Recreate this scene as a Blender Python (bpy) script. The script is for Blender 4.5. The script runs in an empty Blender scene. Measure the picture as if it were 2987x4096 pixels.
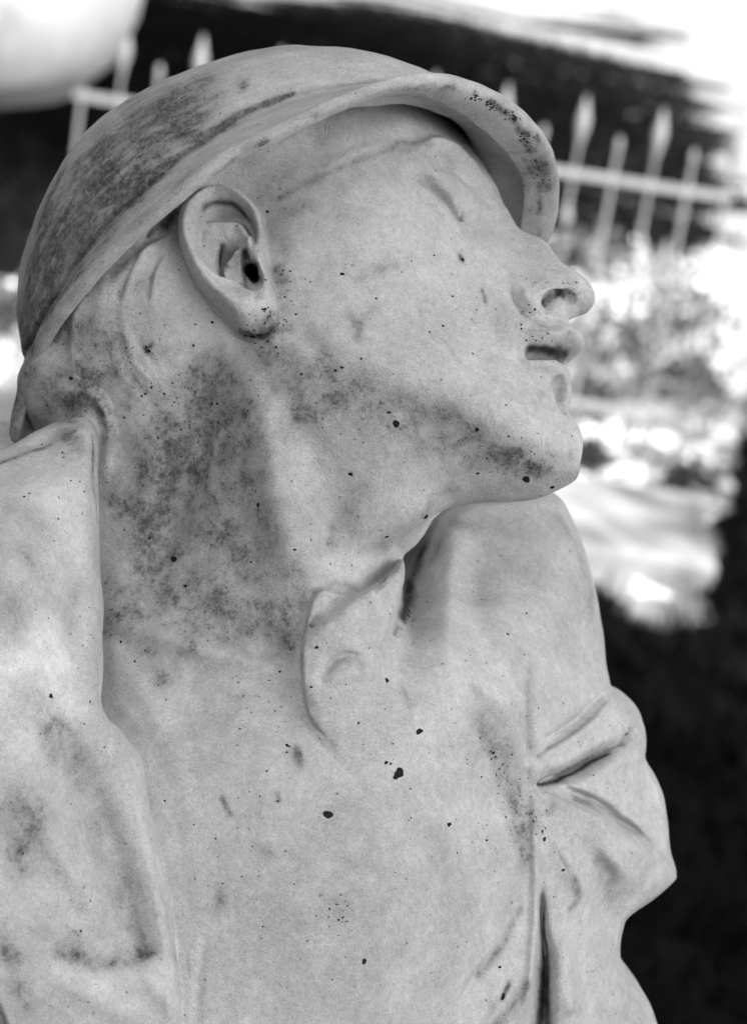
import bpy, math, random, time
import numpy as np
from mathutils import Matrix, Vector
T0 = time.time()
random.seed(7); np.random.seed(7)
scene = bpy.context.scene
R = math.radians

# ------------------------------------------------------------------ camera, world, sun, exposure
D = 1.10                                # metres from the lens to the statue's middle
cam_d = bpy.data.cameras.new('camera'); cam = bpy.data.objects.new('camera', cam_d)
scene.collection.objects.link(cam); scene.camera = cam
cam_d.sensor_fit = 'VERTICAL'; cam_d.sensor_height = 36; cam_d.sensor_width = 26.25
cam_d.lens = 90.2; cam_d.clip_start = 0.05; cam_d.clip_end = 600
PITCH, ROLL = R(17), R(9)
ex_ = Vector((1, 0, 0)); fw_ = Vector((0, math.cos(PITCH), -math.sin(PITCH))); up_ = Vector((0, math.sin(PITCH), math.cos(PITCH)))
rx = ex_ * math.cos(ROLL) - up_ * math.sin(ROLL) * -1 * -1
# roll the camera anticlockwise so that plumb lines lean to the right in the picture
cr, sr = math.cos(ROLL), math.sin(ROLL)
rx = ex_ * cr + up_ * sr
ry = up_ * cr - ex_ * sr
CAMM = Matrix(((rx.x, ry.x, -fw_.x, 0), (rx.y, ry.y, -fw_.y, 0), (rx.z, ry.z, -fw_.z, 2.2), (0, 0, 0, 1)))
cam.matrix_world = CAMM
cam_d.dof.use_dof = True; cam_d.dof.focus_distance = 1.085; cam_d.dof.aperture_fstop = 11.0
SUN_EL, SUN_AZ = R(40), R(150)           # azimuth measured from +Y towards +X of the direction TO the sun
SUN_DIR = Vector((math.sin(SUN_AZ) * math.cos(SUN_EL), math.cos(SUN_AZ) * math.cos(SUN_EL), math.sin(SUN_EL)))
world = bpy.data.worlds.new('World'); scene.world = world; world.use_nodes = True
wn = world.node_tree; wn.nodes.clear()
sky = wn.nodes.new('ShaderNodeTexSky'); sky.sky_type = 'NISHITA'; sky.sun_disc = False
sky.sun_elevation = SUN_EL; sky.sun_rotation = SUN_AZ; sky.dust_density = 4.0; sky.air_density = 1.0
bw = wn.nodes.new('ShaderNodeRGBToBW')          # the photograph is black and white film: a grey sky
bg = wn.nodes.new('ShaderNodeBackground'); bg.inputs[1].default_value = 0.15
wo = wn.nodes.new('ShaderNodeOutputWorld')
wn.links.new(sky.outputs[0], bw.inputs[0]); wn.links.new(bw.outputs[0], bg.inputs[0]); wn.links.new(bg.outputs[0], wo.inputs[0])
sun_d = bpy.data.lights.new('sun', 'SUN'); sun_d.energy = 5.0; sun_d.angle = R(0.53)
sun = bpy.data.objects.new('sun', sun_d); scene.collection.objects.link(sun)
sun.rotation_euler = SUN_DIR.to_track_quat('Z', 'Y').to_euler(); sun.location = (0, 0, 30)
vs = scene.view_settings; vs.view_transform = 'Standard'; vs.look = 'None'; vs.gamma = 1; vs.use_curve_mapping = False
vs.exposure = 1.8
scene.cycles.use_denoising = True
scene.cycles.max_bounces = 6

# ------------------------------------------------------------------ helpers
def link(o): scene.collection.objects.link(o); return o
def mesh_from(name, V, F, mat=None, parent=None, smooth=True):
    me = bpy.data.meshes.new(name)
    V = np.asarray(V, dtype=np.float32)
    if isinstance(F, np.ndarray):
        n, k = F.shape
        me.vertices.add(len(V)); me.vertices.foreach_set('co', V.ravel())
        me.loops.add(n * k); me.loops.foreach_set('vertex_index', F.astype(np.int32).ravel())
        me.polygons.add(n); me.polygons.foreach_set('loop_start', np.arange(0, n * k, k, dtype=np.int32))
        me.update(calc_edges=True); me.validate()
    else:
        me.from_pydata([tuple(map(float, v)) for v in V], [], F)
    if smooth: me.shade_smooth()
    if mat: me.materials.append(mat)
    o = bpy.data.objects.new(name, me); link(o)
    if parent: o.parent = parent
    return o

# ------------------------------------------------------------------ the sculptor's drawing board
# The statue is carved in centimetres in its own frame (x right, y up, z towards the viewer).
S = 32 / 1652.0; DC = 110.0
def Pz(px, py, z):
    k = (DC - z) / DC
    return np.array([(px - 826) * S * k, (1132.7 - py) * S * k, z])
def to_px(P):
    k = DC / (DC - P[..., 2])
    return 826 + P[..., 0] * k / S, 1132.7 - P[..., 1] * k / S

def unit(v): v = np.array(v, float); return v / np.linalg.norm(v)
PHI = R(28)
U2 = unit((-0.26, 0.966, 0)); Fh = np.array([0.966, 0.26, 0]); Fh = unit(Fh)
Nh = math.cos(PHI) * np.array([0, 0, 1.]) + math.sin(PHI) * U2      # out of the near ear
Uh = math.cos(PHI) * U2 - math.sin(PHI) * np.array([0, 0, 1.])      # up through the crown
Mh = Pz(900, 600, -6)
class Frame:
    def __init__(s, O, ex, ey, ez): s.O, s.ex, s.ey, s.ez = map(np.asarray, (O, ex, ey, ez))
    def loc(s, P):
        d = P - s.O; return d @ s.ex, d @ s.ey, d @ s.ez
    def world(s, a, b, c): return s.O + np.multiply.outer(a, s.ex) + np.multiply.outer(b, s.ey) + np.multiply.outer(c, s.ez)
    def from_px(s, px, py, w):
        e = np.array([0, 0, DC]); p = Pz(px, py, 0); d = p - e
        t = (w - (e - s.O) @ s.ez) / (d @ s.ez)
        q = e + d * t - s.O
        return q @ s.ex, q @ s.ey
HEAD = Frame(Mh, Fh, Uh, Nh)
CAMF = Frame(np.zeros(3), np.array([1., 0, 0]), np.array([0, 1., 0]), np.array([0, 0, 1.]))

def tps(ctrl, vals, X, Y, lam=1e-3):
    c = np.asarray(ctrl, float); n = len(c)
    def K(r2): return 0.5 * r2 * np.log(r2 + 1e-9)
    d2 = ((c[:, None] - c[None]) ** 2).sum(-1)
    A = np.zeros((n + 3, n + 3)); A[:n, :n] = K(d2) + lam * n * np.eye(n)
    A[:n, n] = 1; A[:n, n + 1:] = c; A[n, :n] = 1; A[n + 1:, :n] = c.T
    w = np.linalg.solve(A, np.concatenate([np.asarray(vals, float), np.zeros(3)]))
    out = w[n] + w[n + 1] * X + w[n + 2] * Y
    for i in range(n): out = out + w[i] * K((X - c[i, 0]) ** 2 + (Y - c[i, 1]) ** 2)
    return out
def smooth_poly(P, n=4, closed=True):
    P = np.asarray(P, float); m = len(P); out = []
    rng_ = range(m) if closed else range(m - 1)
    for i in rng_:
        if closed: p0, p1, p2, p3 = P[i - 1], P[i], P[(i + 1) % m], P[(i + 2) % m]
        else: p0, p1, p2, p3 = P[max(i - 1, 0)], P[i], P[i + 1], P[min(i + 2, m - 1)]
        for k in range(n):
            t = k / n
            out.append(0.5 * (2 * p1 + (p2 - p0) * t + (2 * p0 - 5 * p1 + 4 * p2 - p3) * t * t + (3 * p1 - p0 - 3 * p2 + p3) * t ** 3))
    if not closed: out.append(P[-1])
    return np.array(out)
def seg_dist(X, Y, P, closed):
    """distance, signed side, and parameter (0..1 along) of every grid point to a polyline"""
    n = len(P) if closed else len(P) - 1
    best = np.full(X.shape, 1e9); side = np.zeros(X.shape); par = np.zeros(X.shape)
    L = np.concatenate([[0], np.cumsum(np.linalg.norm(np.diff(P, axis=0), axis=1))]); tot = max(L[-1], 1e-6)
    for i in range(n):
        a, b = P[i], P[(i + 1) % len(P)]; d = b - a; l2 = d @ d + 1e-12
        t = np.clip(((X - a[0]) * d[0] + (Y - a[1]) * d[1]) / l2, 0, 1)
        qx = X - a[0] - t * d[0]; qy = Y - a[1] - t * d[1]; r = qx * qx + qy * qy
        m = r < best
        best = np.where(m, r, best); side = np.where(m, np.sign(d[0] * (Y - a[1]) - d[1] * (X - a[0])), side)
        if not closed: par = np.where(m, (L[i] + t * (L[i + 1] - L[i])) / tot, par)
    return np.sqrt(best), side, par
def inside(X, Y, P):
    c = np.zeros(X.shape, bool); n = len(P)
    for i in range(n):
        (x1, y1), (x2, y2) = P[i], P[i - 1]
        if y1 == y2: continue
        m = ((y1 > Y) != (y2 > Y)) & (X < (x2 - x1) * (Y - y1) / (y2 - y1) + x1)
        c ^= m
    return c
def bil(M, gx, gy):
    gx = np.clip(gx, 0, M.shape[1] - 1.001); gy = np.clip(gy, 0, M.shape[0] - 1.001)
    i = gx.astype(np.int32); j = gy.astype(np.int32); a = (gx - i).astype(np.float32); b = (gy - j).astype(np.float32)
    Mr = M.ravel(); k = j * M.shape[1] + i
    return (Mr[k] * (1 - a) + Mr[k + 1] * a) * (1 - b) + (Mr[k + M.shape[1]] * (1 - a) + Mr[k + M.shape[1] + 1] * a) * b
def upsample(M, f, shape):
    gy, gx = np.mgrid[0:shape[0], 0:shape[1]].astype(np.float32) / f
    return bil(M.astype(np.float32), gx, gy)

class Relief:
    """A solid with an outline and two carved faces; symmetric ones mirror the near face."""
    def __init__(s, frame, poly, cps, strokes=(), r=0.5, rcps=None, w0=None, w0map=None, res=0.05, smooth=3, poly_w=0.0, k=0.15, warp=0):
        s.frame, s.sym, s.k = frame, w0 is None and w0map is None, k
        c = np.array([[*frame.from_px(px, py, w), w] for px, py, w in cps])
        pw = poly_w if np.ndim(poly_w) else [poly_w] * len(poly)
        P = np.array([frame.from_px(px, py, w) for (px, py), w in zip(poly, pw)])
        s.P = smooth_poly(P, smooth) if smooth > 1 else P
        mgn = 2.3 if res > .04 else 1.0
        lo = s.P.min(0) - mgn; hi = s.P.max(0) + mgn
        lo = np.maximum(lo, -32); hi = np.minimum(hi, 32)
        s.lo, s.res = lo, res
        nx = int((hi[0] - lo[0]) / res) + 2; ny = int((hi[1] - lo[1]) / res) + 2
        f = 4; cx = np.arange(nx // f + 2) * res * f + lo[0]; cy = np.arange(ny // f + 2) * res * f + lo[1]
        CX, CY = np.meshgrid(cx, cy); shp = (ny, nx)
        s.W1 = upsample(tps(c[:, :2], c[:, 2], CX, CY), f, shp)
        f2 = 2; cx = np.arange(nx // f2 + 2) * res * f2 + lo[0]; cy = np.arange(ny // f2 + 2) * res * f2 + lo[1]
        X2, Y2 = np.meshgrid(cx, cy); d, _, _ = seg_dist(X2, Y2, s.P, True)
        s.d = upsample(np.where(inside(X2, Y2, s.P), d, -d), f2, shp)
        if rcps:
            rc = np.array([[*frame.from_px(px, py, 0 if frame is HEAD else 0), rr] for px, py, rr in rcps])
            s.r = np.clip(upsample(tps(rc[:, :2], rc[:, 2], CX, CY), f, shp), 0.15, 8)
        else: s.r = np.full(shp, r, np.float32)
        gx = np.arange(nx) * res + lo[0]; gy = np.arange(ny) * res + lo[1]
        s.gx, s.gy = gx, gy
        s.base = s.W1.copy()
        for st in strokes: s.stroke(*st)
        if s.sym:
            s.W1 = np.maximum(s.W1, 0.12); s.W0 = -s.W1
        else:
            s.W0 = np.full(shp, w0, np.float32) if w0map is None else s.base + w0map
            s.W0 = np.minimum(s.W0, s.W1 - 0.1)
        s.W1 = s.W1.astype(np.float32); s.zmin = float(s.W0.min())
        gy_, gx_ = np.gradient(s.W1, res); s.SL = np.sqrt(1 + np.minimum(gx_ ** 2 + gy_ ** 2, 64)).astype(np.float32)
        for _ in range(3):                     # widen the steep places a little
            m = s.SL.copy(); m[1:] = np.maximum(m[1:], s.SL[:-1]); m[:-1] = np.maximum(m[:-1], s.SL[1:]); m[:, 1:] = np.maximum(m[:, 1:], s.SL[:, :-1]); m[:, :-1] = np.maximum(m[:, :-1], s.SL[:, 1:]); s.SL = m
    def map_pts(s, pts):
        out = []
        for p in pts:
            w = 0.0 if s.frame is CAMF else 3.0
            for _ in range(4):
                a, b = s.frame.from_px(p[0], p[1], w)
                w = float(bil(s.base, np.array([(a - s.lo[0]) / s.res]), np.array([(b - s.lo[1]) / s.res]))[0])
            out.append((a, b))
        return np.array(out)
    def stroke(s, kind, pts, width, amp, *extra):
        Q = s.map_pts(pts)
        if kind in 'gsv': Q = smooth_poly(Q, 4, False) if len(Q) > 2 else Q
        elif kind == 'f': Q = smooth_poly(Q, 4)
        width = np.atleast_1d(width).astype(float) * S; amp = np.atleast_1d(amp).astype(float)
        reach = (3.2 * width.max()) if kind in 'gv' else max(3.2 * width.max(), 4.5 * (extra[0] * S if extra else 0))
        i0 = max(int((Q[:, 0].min() - reach - s.lo[0]) / s.res), 0); i1 = min(int((Q[:, 0].max() + reach - s.lo[0]) / s.res) + 2, len(s.gx))
        j0 = max(int((Q[:, 1].min() - reach - s.lo[1]) / s.res), 0); j1 = min(int((Q[:, 1].max() + reach - s.lo[1]) / s.res) + 2, len(s.gy))
        if i1 <= i0 or j1 <= j0: return
        X, Y = np.meshgrid(s.gx[i0:i1], s.gy[j0:j1])
        d, side, par = seg_dist(X, Y, Q, kind == 'f')
        wd = np.interp(par, np.linspace(0, 1, len(width)), width); am = np.interp(par, np.linspace(0, 1, len(amp)), amp)
        end = np.clip(np.minimum(par, 1 - par) * 4, 0, 1) if kind in 's' else 1.0
        if kind == 'g': v = am * np.exp(-(d / wd) ** 2)
        elif kind == 'v': v = am * np.exp(-(d / wd))                              # sharp crease
        elif kind == 's':                                                         # step: raised on the left of the direction of travel
            ds = d * side; fall = extra[0] * S
            v = am * (0.5 + 0.5 * np.tanh(ds / wd * 2)) * np.exp(-np.maximum(ds, 0) / fall) * end
        elif kind == 'f':                                                         # filled blob with soft edge
            ds = np.where(inside(X, Y, Q), d, -d); v = am[0] * (0.5 + 0.5 * np.tanh(ds / width[0] * 1.5))
        s.W1[j0:j1, i0:i1] += v.astype(np.float32)
    def eval(s, P):
        a, b, c = s.frame.loc(P)
        gx = (a - s.lo[0]) / s.res; gy = (b - s.lo[1]) / s.res
        ny, nx = s.W1.shape
        out = np.maximum(np.maximum(-gx, gx - nx), np.maximum(-gy, gy - ny)) * s.res
        res = np.maximum(out, 0) + 1.0
        ok = out < 0.0
        if not s.sym: ok &= c > s.zmin - 1
        ok = np.nonzero(ok)[0]
        if len(ok): res[ok] = s.ev(gx[ok], gy[ok], c[ok])
        return res
    def ev(s, gx, gy, c):
        if not hasattr(s, 'M'): s.M = np.ascontiguousarray(np.stack([s.d, s.W1, s.W0, s.r, s.SL], -1).astype(np.float32).reshape(-1, 5))
        ny, nx = s.W1.shape
        gx = np.clip(gx, 0, nx - 1.001); gy = np.clip(gy, 0, ny - 1.001)
        i = gx.astype(np.int32); j = gy.astype(np.int32); a = (gx - i).astype(np.float32)[:, None]; b = (gy - j).astype(np.float32)[:, None]
        k = j * nx + i; M = s.M
        m = (M[k] * (1 - a) + M[k + 1] * a) * (1 - b) + (M[k + nx] * (1 - a) + M[k + nx + 1] * a) * b
        d, W1, W0, r, SL = m[:, 0], m[:, 1], m[:, 2], m[:, 3], m[:, 4]
        C = (W1 + W0) / 2; H = (W1 - W0) / 2; c = c.astype(np.float32)
        h = np.abs(c - C) / H; q = np.maximum(0, 1 - d / r)
        n = np.sqrt(h * h + q * q) + 1e-6
        g = np.sqrt((h / H) ** 2 + (q / r) ** 2) / n + 1e-6
        v = (n - 1) / np.maximum(g, 0.02)
        return np.where(v < 0, np.maximum(v, -np.maximum(d, 0)), v) / np.where((v > 0) & (d < 0), 1, SL)

def smin(a, b, k):
    h = np.clip(0.5 + 0.5 * (b - a) / k, 0, 1)
    return b * (1 - h) + a * h - k * h * (1 - h)
def smax(a, b, k): return -smin(-a, -b, k)
def capsule(P, a, b, r0, r1):
    a = np.asarray(a); b = np.asarray(b); d = b - a; t = np.clip(((P - a) @ d) / (d @ d), 0, 1)
    return np.linalg.norm(P - a - t[..., None] * d, axis=-1) - (r0 + (r1 - r0) * t)

def polygonize(f, lo, hi, h0=1.28, h=0.08, margin=1.6):
    lo = np.array(lo, float); n0 = np.ceil((np.array(hi) - lo) / h0).astype(int)
    I = np.stack(np.meshgrid(*[np.arange(n) for n in n0], indexing='ij'), -1).reshape(-1, 3)
    hs = h0
    while True:
        c = lo + (I + 0.5) * hs
        mg = 2.6 if hs > 1 else (2.0 if hs > .2 else 1.9)
        I = I[np.abs(f(c)) < hs * 0.87 * mg]
        if hs <= h * 1.01: break
        k = 4 if hs / h > 3.9 else 2
        sub = np.stack(np.meshgrid(*[np.arange(k)] * 3, indexing='ij'), -1).reshape(-1, 3)
        I = (I[:, None] * k + sub[None]).reshape(-1, 3); hs /= k
    N = np.int64(4096)
    key = lambda A: (A[:, 0].astype(np.int64) * N + A[:, 1]) * N + A[:, 2]
    offs = np.array([(a, b, c) for a in (0, 1) for b in (0, 1) for c in (0, 1)])
    ck = key(I); o = np.argsort(ck); I = I[o]; ck = ck[o]
    allk = np.unique(np.concatenate([ck + key(of[None])[0] for of in offs]))
    pts = np.stack([allk // (N * N), (allk // N) % N, allk % N], -1)
    val = np.empty(len(allk), np.float32)
    for a in range(0, len(allk), 1500000): val[a:a + 1500000] = f(lo + pts[a:a + 1500000] * h)
    cidx = np.stack([np.searchsorted(allk, ck + key(of[None])[0]) for of in offs], 1)
    cv = val[cidx]; sg = cv < 0
    act = sg.any(1) & ~sg.all(1)
    I, ck, cv, sg = I[act], ck[act], cv[act], sg[act]
    acc = np.zeros((len(I), 3)); cnt = np.zeros(len(I))
    for i in range(8):
        for j in range(i + 1, 8):
            if np.abs(offs[i] - offs[j]).sum() != 1: continue
            m = sg[:, i] != sg[:, j]
            t = cv[m, i] / (cv[m, i] - cv[m, j])
            acc[m] += offs[i] + t[:, None] * (offs[j] - offs[i]); cnt[m] += 1
    V = lo + (I + acc / cnt[:, None]) * h
    F = []
    ck_last = len(ck) - 1
    def find(k):
        p = np.minimum(np.searchsorted(ck, k), ck_last); return np.where(ck[p] == k, p, -1)
    ax = [np.int64(N) * N, N, np.int64(1)]
    for a in range(3):
        m = sg[:, 0] != sg[:, [4, 2, 1][a]]
        b, c = ax[(a + 1) % 3], ax[(a + 2) % 3]; k = ck[m]; s_ = sg[m, 0]
        q = np.stack([np.nonzero(m)[0], find(k - b), find(k - b - c), find(k - c)], 1)
        ok = (q >= 0).all(1); q = q[ok]; s_ = s_[ok]
        q[~s_] = q[~s_][:, ::-1]
        F.append(q)
    F = np.concatenate(F)
    # settle the vertices on the carved surface
    e = h * 0.4; f0 = f(V); G = np.stack([(f(V + np.eye(3)[i] * e) - f0) / e for i in range(3)], -1)
    st = -f0[:, None] * G / np.maximum((G * G).sum(-1, keepdims=True), 0.05)
    ln = np.linalg.norm(st, axis=1, keepdims=True); V = V + st * np.minimum(1, h * 0.5 / np.maximum(ln, 1e-9))
    return V, F

# ------------------------------------------------------------------ carving the head
head_poly = [(560, 330), (700, 250), (850, 215), (950, 218), (1010, 256), (1030, 300), (1056, 343), (1078, 380), (1099, 414), (1108, 434), (1115, 454),
    (1124, 467), (1144, 501), (1166, 516), (1208, 539), (1245, 583), (1290, 617), (1311, 640), (1316, 664), (1300, 685), (1280, 694), (1262, 704), (1258, 715),
    (1266, 728), (1285, 742), (1290, 757), (1280, 770), (1258, 775), (1246, 786), (1247, 800), (1257, 813), (1260, 830), (1260, 848), (1262, 868), (1257, 892),
    (1255, 910), (1267, 930), (1282, 945), (1290, 965), (1290, 990), (1284, 1020), (1276, 1054), (1240, 1074), (1185, 1085), (1100, 1096), (1000, 1105),
    (900, 1170), (760, 1200), (600, 1150), (430, 1020), (220, 980), (70, 940), (46, 850), (62, 740), (130, 570), (240, 440), (400, 355)]
head_cps = [(1125, 500, .75), (1150, 530, .8), (1195, 560, .85), (1240, 600, .95), (1285, 640, 1.0), (1296, 670, .95), (1110, 460, .8), (1100, 440, 1.0),
    (1180, 650, 1.75), (1165, 620, 1.6), (1160, 675, 1.85), (1200, 700, 1.3), (1235, 700, .8), (1250, 690, .45), (1140, 600, 1.6), (1115, 560, 1.55), (1090, 520, 1.6), (1070, 480, 1.7), (1205, 615, 1.2),(1225,640,1.3),
    (1125, 640, 2.6), (1105, 660, 3.0), (1075, 700, 3.7), (1100, 600, 2.5), (1075, 560, 2.8), (1050, 520, 2.9),
    (1163, 780, 2.45), (1265, 738, 1.3), (1215, 742, 1.85), (1130, 780, 3.1), (1150, 720, 2.6), (1185, 815, 2.3), (1235, 815, 1.4),
    (1225, 950, 1.8), (1245, 990, 1.7), (1160, 960, 3.0), (1000, 880, 4.8), (900, 840, 5.3), (700, 800, 5.7), (1080, 930, 4.0), (1240, 1040, 1.3), (1170, 1040, 2.2),
    (1080, 1010, 2.8), (1000, 1000, 3.2), (860, 960, 4.2), (720, 920, 4.9), (600, 850, 5.2), (1000, 1090, 1.8), (850, 1080, 2.8), (700, 1040, 3.6),
    (1010, 440, 3.2), (1035, 460, 2.6), (950, 410, 4.3), (1040, 390, 2.9), (1000, 350, 4.1), (1055, 345, 2.3), (900, 360, 5.4), (800, 340, 6.3), (960, 270, 4.6), (850, 240, 5.6), (700, 300, 6.4), (600, 400, 6.5),
    (950, 490, 4.6), (880, 500, 5.6), (800, 520, 6.3), (700, 520, 6.5), (620, 500, 6.4), (500, 560, 4.7), (540, 620, 4.9), (470, 490, 5.4), (400, 700, 5.5), (350, 600, 6.8), (250, 650, 6.5), (190, 680, 6.2), (130, 740, 4.6), (290, 540, 7.2), (350, 480, 7.4), (200, 800, 5.0), (110, 850, 4.2), (90, 920, 3.8), (300, 760, 5.4), (440, 420, 6.7),
    (1040, 590, 3.5), (1000, 640, 4.4), (920, 650, 5.3), (820, 680, 5.9), (1050, 720, 3.9), (1000, 780, 4.6), (920, 760, 5.3), (650, 680, 6.1), (800, 800, 5.7), (1110, 860, 3.5), (1190, 880, 2.3), (1245, 870, 1.4), (1225, 910, 1.7), (500, 760, 5.3), (400, 850, 4.4), (560, 600, 5.6)]
head_r = [(850, 230, 5.0), (1000, 270, 4.0), (1060, 350, 2.6), (1105, 420, 1.2), (1125, 470, .9), (1200, 540, .9), (1290, 620, 1.1), (1310, 665, 1.0), (1258, 712, .5), (1275, 742, .8), (1258, 775, .5),
    (1257, 815, .8), (1245, 880, .7), (1285, 960, 2.2), (1280, 1030, 2.0), (1180, 1070, 2.5), (1000, 1110, 3.5), (700, 1200, 4), (300, 880, 4.5), (100, 780, 2.6), (110, 650, 3.5), (260, 420, 5), (560, 330, 5),
    (1000, 600, 2.0), (1050, 800, 1.6), (1100, 950, 2.5), (700, 700, 5)]
head_strokes = [
    # closed eye: lid bulging over a soft crease, hollow under the brow
    ('g', [(955, 388), (985, 408), (1008, 436)], 20, [.45, .7, .5]),
    ('g', [(905, 393), (926, 398), (950, 410), (972, 430), (988, 445), (1004, 463), (1016, 480)], [7, 8, 9, 9, 8, 7, 5], [-.4, -.85, -.9, -.85, -.85, -.8, -.4]),
    ('g', [(900, 408), (935, 425), (965, 452), (990, 480), (1010, 500)], 13, [.05, .2, .3, .3, .1]),
    ('v', [(1013, 473), (1023, 457), (1033, 442)], 6, [-.6, -.4, -.1]),
    ('g', [(955, 350), (1000, 362), (1042, 398), (1062, 430)], 17, [-.15, -.5, -.6, -.3]),
    ('g', [(1060, 500), (1030, 540), (960, 560)], 30, [-.15, -.25, -.1]),
    ('g', [(920, 345), (980, 325), (1040, 350), (1075, 390)], 22, [.25, .6, .6, .25]),
    ('g', [(1060, 470), (1090, 480)], 16, -.1),
    # wing of the nose
    ('v', [(1128, 628), (1131, 648), (1140, 668), (1157, 684), (1182, 697)], 7, [-.15, -.6, -.7, -.55, -.15]),
    ('g', [(1190, 614), (1165, 632), (1150, 655)], 9, [-.03, -.12, -.08]),
    ('g', [(1156, 640), (1165, 665), (1185, 685)], 16, [.3, .65, .45]),
    ('g', [(1183, 668), (1196, 652), (1222, 640), (1258, 636), (1280, 642)], 7, [.12, .2, .15, .1, .05]),
    # nasolabial crease and lips
    ('g', [(1150, 690), (1165, 712), (1190, 716), (1225, 718)], 7, [-.18, -.22, -.16, -.1]),
    ('v', [(1135, 680), (1112, 718), (1092, 770)], 14, [-.15, -.12, -.02]),
    ('g', [(1175, 742), (1215, 742), (1250, 742)], 10, [.25, .45, .4]),
    ('g', [(1178, 808), (1210, 812), (1240, 822)], 14, [.35, .55, .5]),
    ('g', [(1170, 838), (1195, 850), (1225, 846)], 11, [-.25, -.4, -.25]),
    ('g', [(1150, 745), (1146, 785), (1152, 830)], 10, [-.08, -.16, -.1]),
    ('g', [(1170, 870), (1180, 905), (1210, 935)], 22, [.1, .2, .1]),
    ('g', [(1140, 930), (1100, 960)], 30, [.05, .1]),
    # surface of cheek, jaw and temple
    ('g', [(1080, 720), (1060, 800), (1080, 860)], 30, [-.1, -.15, -.05]),
    ('g', [(640, 690), (720, 790), (850, 880), (1000, 930), (1120, 1000)], 24, [-.05, -.2, -.1, -.25, -.1]),
    ('g', [(760, 620), (860, 590), (960, 560)], 40, [0, -.12, -.05]),
    ('g', [(700, 400), (760, 350), (850, 320)], 18, [.02, .07, .05]),
    ('g', [(1140, 1060), (1060, 1075), (1000, 1100)], 12, [.05, .12, .1]),
    # hair stubs behind the ear
    ('g', [(345, 545), (300, 580), (240, 640)], 12, [.15, .2, .1]),
    ('g', [(300, 740), (320, 765), (335, 790)], 9, [-.35, -.45, -.1]),
    ('g', [(285, 735), (310, 780), (318, 800)], 9, [.12, .2, .1]),
    ('g', [(370, 560), (350, 620), (360, 680)], 14, [-.06, -.08, -.04]),
    ('g', [(230, 620), (215, 700), (200, 760)], 14, [.1, .12, .05]),
    ('g', [(355, 840), (300, 880)], 14, [.15, .1]),
    ('g', [(330, 555), (285, 620), (270, 690)], 11, [.15, .3, .1]), ('g', [(375, 545), (345, 610), (330, 690)], 10, [.1, .28, .1]), ('g', [(305, 575), (262, 650)], 7, [-.15, -.25]), ('g', [(355, 560), (322, 640)], 7, [-.15, -.25]),
    ('g', [(270, 720), (285, 770), (330, 830)], 10, [.2, .35, .15]), ('g', [(300, 800), (345, 850), (350, 880)], 9, [.15, .3, .1]), ('g', [(240, 760), (262, 810), (300, 850)], 9, [.15, .25, .1]), ('g', [(280, 790), (315, 840)], 6, [-.2, -.2]),
    ('g', [(200, 640), (160, 720), (150, 790)], 11, [.1, .25, .1]),
]
head = Relief(HEAD, head_poly, head_cps, head_strokes, rcps=head_r, smooth=3)
ear_poly = [(437, 420), (470, 407), (510, 405), (550, 425), (575, 455), (585, 500), (590, 560), (600, 610), (610, 650), (607, 690), (585, 712), (550, 722), (520, 712),
    (480, 672), (445, 635), (415, 585), (397, 540), (390, 490), (402, 450)]
ear_cps = [(470, 415, 6.8), (520, 412, 6.9), (565, 450, 6.7), (585, 500, 6.6), (590, 580, 6.7), (600, 640, 6.9), (595, 690, 6.9), (550, 705, 7.1), (500, 672, 7.2), (460, 630, 7.2), (420, 560, 7.3), (400, 500, 7.5), (410, 450, 7.3), (500, 560, 6.8), (540, 600, 6.7)]
ear_strokes = [
    ('f', [(444, 460), (470, 436), (510, 437), (545, 460), (552, 500), (545, 530), (548, 560), (560, 575), (578, 610), (572, 630), (550, 634), (520, 622), (482, 610), (455, 585), (432, 540), (432, 490)], 6, -.85),
    ('g', [(575, 620), (520, 700), (470, 650)], 10, .0),
    # rolled outer rim
    ('g', [(560, 520), (566, 480), (548, 445), (512, 420), (465, 425), (425, 460), (412, 510), (422, 560), (450, 612), (490, 655), (530, 690)], 17, [0, .3, .45, .5, .5, .5, .48, .44, .4, .3, .1]),
    ('v', [(560, 528), (556, 490), (538, 458), (508, 443), (470, 446), (446, 462)], 8, [-.5, -1.6, -2.0, -2.0, -1.8, -.5]),
    # inner fold
    ('g', [(462, 470), (490, 478), (520, 480), (543, 508), (540, 540), (525, 552)], 11, [.2, .3, .45, .5, .45, .3]),
    ('g', [(452, 500), (450, 540), (462, 585), (495, 612), (530, 622)], 12, [.25, .35, .42, .45, .35]),
    ('v', [(482, 486), (492, 505), (500, 525)], 5, [-.1, -.22, -.25]),
    # bowl
    ('f', [(478, 540), (500, 518), (520, 528), (505, 548), (490, 570), (500, 595), (530, 606), (548, 600), (560, 570), (545, 552), (520, 550), (500, 556)], 4, -.10),
    ('f', [(474, 545), (484, 525), (505, 517), (522, 524), (512, 545), (490, 556), (484, 580), (490, 598), (478, 582)], 4, -1.1),
    ('g', [(478, 560), (482, 585), (495, 600)], 6, -.3),
    ('g', [(494, 556), (512, 548), (530, 538)], 7, [.1, .25, .3]),
    ('g', [(510, 575), (520, 590)], 12, .25),
    ('f', [(533, 548), (545, 545), (546, 562), (562, 585), (573, 605), (570, 628), (555, 636), (540, 622), (536, 600), (530, 572)], 3, -1.5),
    # tragus and lobe
    ('g', [(562, 555), (575, 585), (588, 620)], 11, [.15, .3, .2]),
    ('g', [(520, 660), (560, 680), (585, 672)], 28, [.3, .6, .35]),
    ('g', [(598, 640), (604, 680), (590, 708)], 7, [-.05, -.15, -.1]),
]
ear = Relief(HEAD, ear_poly, ear_cps, ear_strokes, r=.42, w0map=-2.4, poly_w=6.9, smooth=4, res=0.03)
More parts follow.
